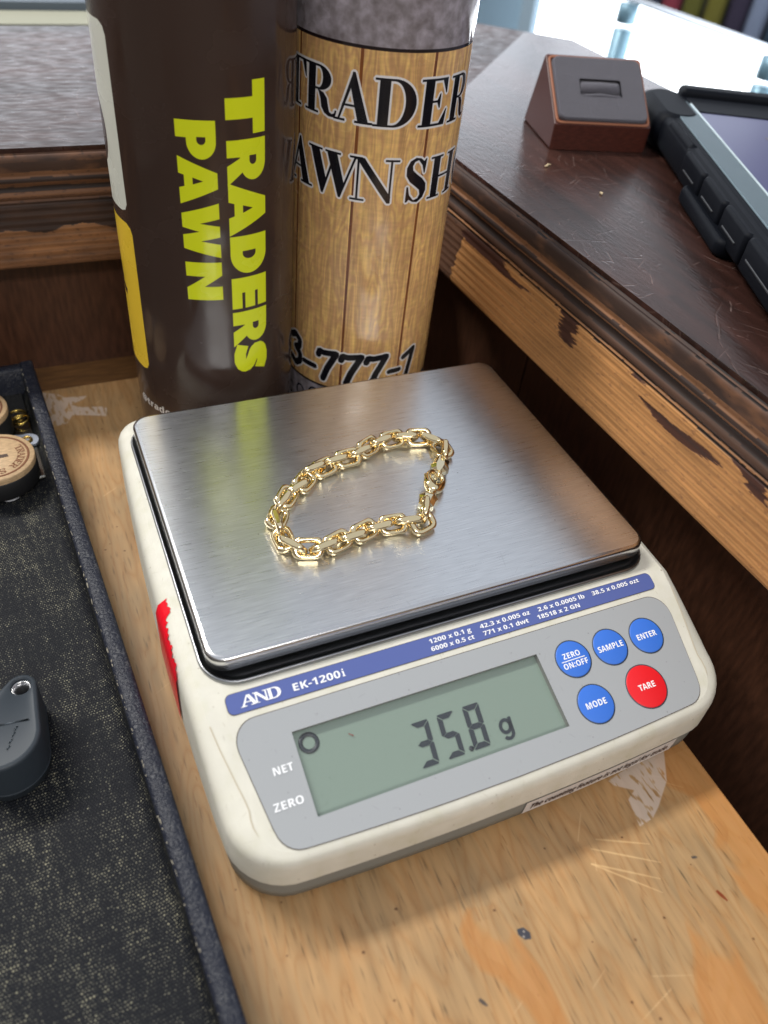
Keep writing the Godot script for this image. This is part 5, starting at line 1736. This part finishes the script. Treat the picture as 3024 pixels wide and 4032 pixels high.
func ceiling_light(at: Vector3, size: Vector2, energy: float, label: String) -> void:
	var t := thing("ceiling_light", label, "light", at, 0, "ceiling lights")
	var glow := mat(Color.WHITE, 0.6)
	glow.emission_enabled = true
	glow.emission = srgb(255, 250, 240)
	glow.emission_energy_multiplier = 2.0
	part("light_diffuser", bevel_box(Vector3(size.x, 0.02, size.y), 0.004), glow, t, Vector3(0, 0.004, 0))
	part("housing", bevel_box(Vector3(size.x + 0.06, 0.06, size.y + 0.06), 0.006), mat(srgb(220, 220, 218), 0.5), t, Vector3(0, 0.0245, 0))
	var al := AreaLight3D.new()
	al.name = "lamp"
	al.area_size = size
	al.light_energy = energy
	al.light_color = srgb(255, 252, 246)
	al.shadow_enabled = true
	al.rotation.x = -PI / 2
	t.add_child(al)

func shop_window() -> void:
	# daylight from the shop's window front behind the showcases: it glitters on the varnish of the counter
	var t := thing("shop_window", "bright shop window front behind the counters, above the picture", "window", Vector3(1.3, 0.78, -3.0))
	var glow := mat(Color.WHITE, 0.6)
	glow.emission_enabled = true
	glow.emission = srgb(236, 244, 255)
	glow.emission_energy_multiplier = 0.8
	part("window_pane", bevel_box(Vector3(4.6, 0.85, 0.02), 0.005, false), glow, t, Vector3(0, 0, -0.03))
	for x in [-2.32, -0.78, 0.78, 2.32]:
		part("mullion", bevel_box(Vector3(0.06, 0.95, 0.05), 0.005, false), mat(srgb(90, 94, 100), 0.5), t, Vector3(x, 0, -0.01))
	var al := AreaLight3D.new()
	al.name = "window_light"
	al.area_size = Vector2(4.5, 0.85)
	al.light_energy = 1.8
	al.light_color = srgb(232, 242, 255)
	al.shadow_enabled = true
	al.rotation.y = PI
	al.position = Vector3(0, 0, 0.03)
	t.add_child(al)

func build_added_walls() -> void:
	# added unseen floor and walls: block background light, darken what steel and gold mirror
	var f := part("floor", prism(rect_poly(-2.0, -3.2, 3.0, 2.8), -0.95, -0.9), mat(srgb(92, 82, 74), 0.6), self)
	tag(f, "added unseen dark floor far below the counter", "", "", "structure")
	var w := part("added_wall_behind", prism(rect_poly(-2.0, 2.6, 3.0, 2.65), -0.9, 1.7), mat(srgb(132, 124, 116), 0.8), self)
	tag(w, "added unseen plain wall behind the viewer", "", "", "structure")
	w = part("added_wall_left", prism(rect_poly(-2.0, -3.0, -1.95, 2.6), -0.9, 1.3), mat(srgb(132, 124, 116), 0.8), self)
	tag(w, "added unseen plain wall far to the left", "", "", "structure")

func _ready() -> void:
	# camera
	var cam := Camera3D.new()
	cam.name = "camera"
	add_child(cam)
	cam.transform = Transform3D(Basis(Vector3(0.91497119, 0.09594926, 0.39194573), Vector3(0.20759818, 0.72098501, -0.66112299), Vector3(-0.34602126, 0.68627572, 0.63976162)), Vector3(-0.11020406, 0.25957251, 0.21138687))
	var att := CameraAttributesPhysical.new()
	att.frustum_focal_length = 18.517
	att.frustum_focus_distance = 0.305
	att.frustum_near = 0.02
	att.frustum_far = 20.0
	att.exposure_aperture = 6.5
	cam.attributes = att
	cam.current = true
	# room light
	var env := Environment.new()
	env.background_mode = Environment.BG_COLOR
	env.background_color = srgb(198, 203, 211)
	env.background_energy_multiplier = 1.0
	env.tonemap_mode = Environment.TONE_MAPPER_LINEAR
	env.tonemap_exposure = 1.06
	env.sdfgi_enabled = true
	env.ssao_enabled = true
	env.ssil_enabled = true
	var we := WorldEnvironment.new()
	we.name = "room_air"
	we.environment = env
	add_child(we)
	ceiling_light(Vector3(-0.95, 1.9, -1.18), Vector2(1.2, 0.30), 6.4, "long white ceiling light above and behind the counter")
	ceiling_light(Vector3(-0.3, 1.75, 1.9), Vector2(1.2, 0.36), 3.2, "long white ceiling light above and behind the viewer")
	shop_window()
	build_added_walls()
	font_sans = SystemFont.new()
	font_sans.font_names = PackedStringArray(["Droid Sans"])
	font_sans.font_weight = 700
	font_serif = SystemFont.new()
	font_serif.font_names = PackedStringArray(["Droid Serif"])
	font_serif.font_weight = 700
	make_materials()
	build_counter()
	build_scale()
	build_tumblers()
	build_bracelet()
	build_tray()
	build_ring_box()
	build_tablet()
	build_crumbs()
	build_beyond()
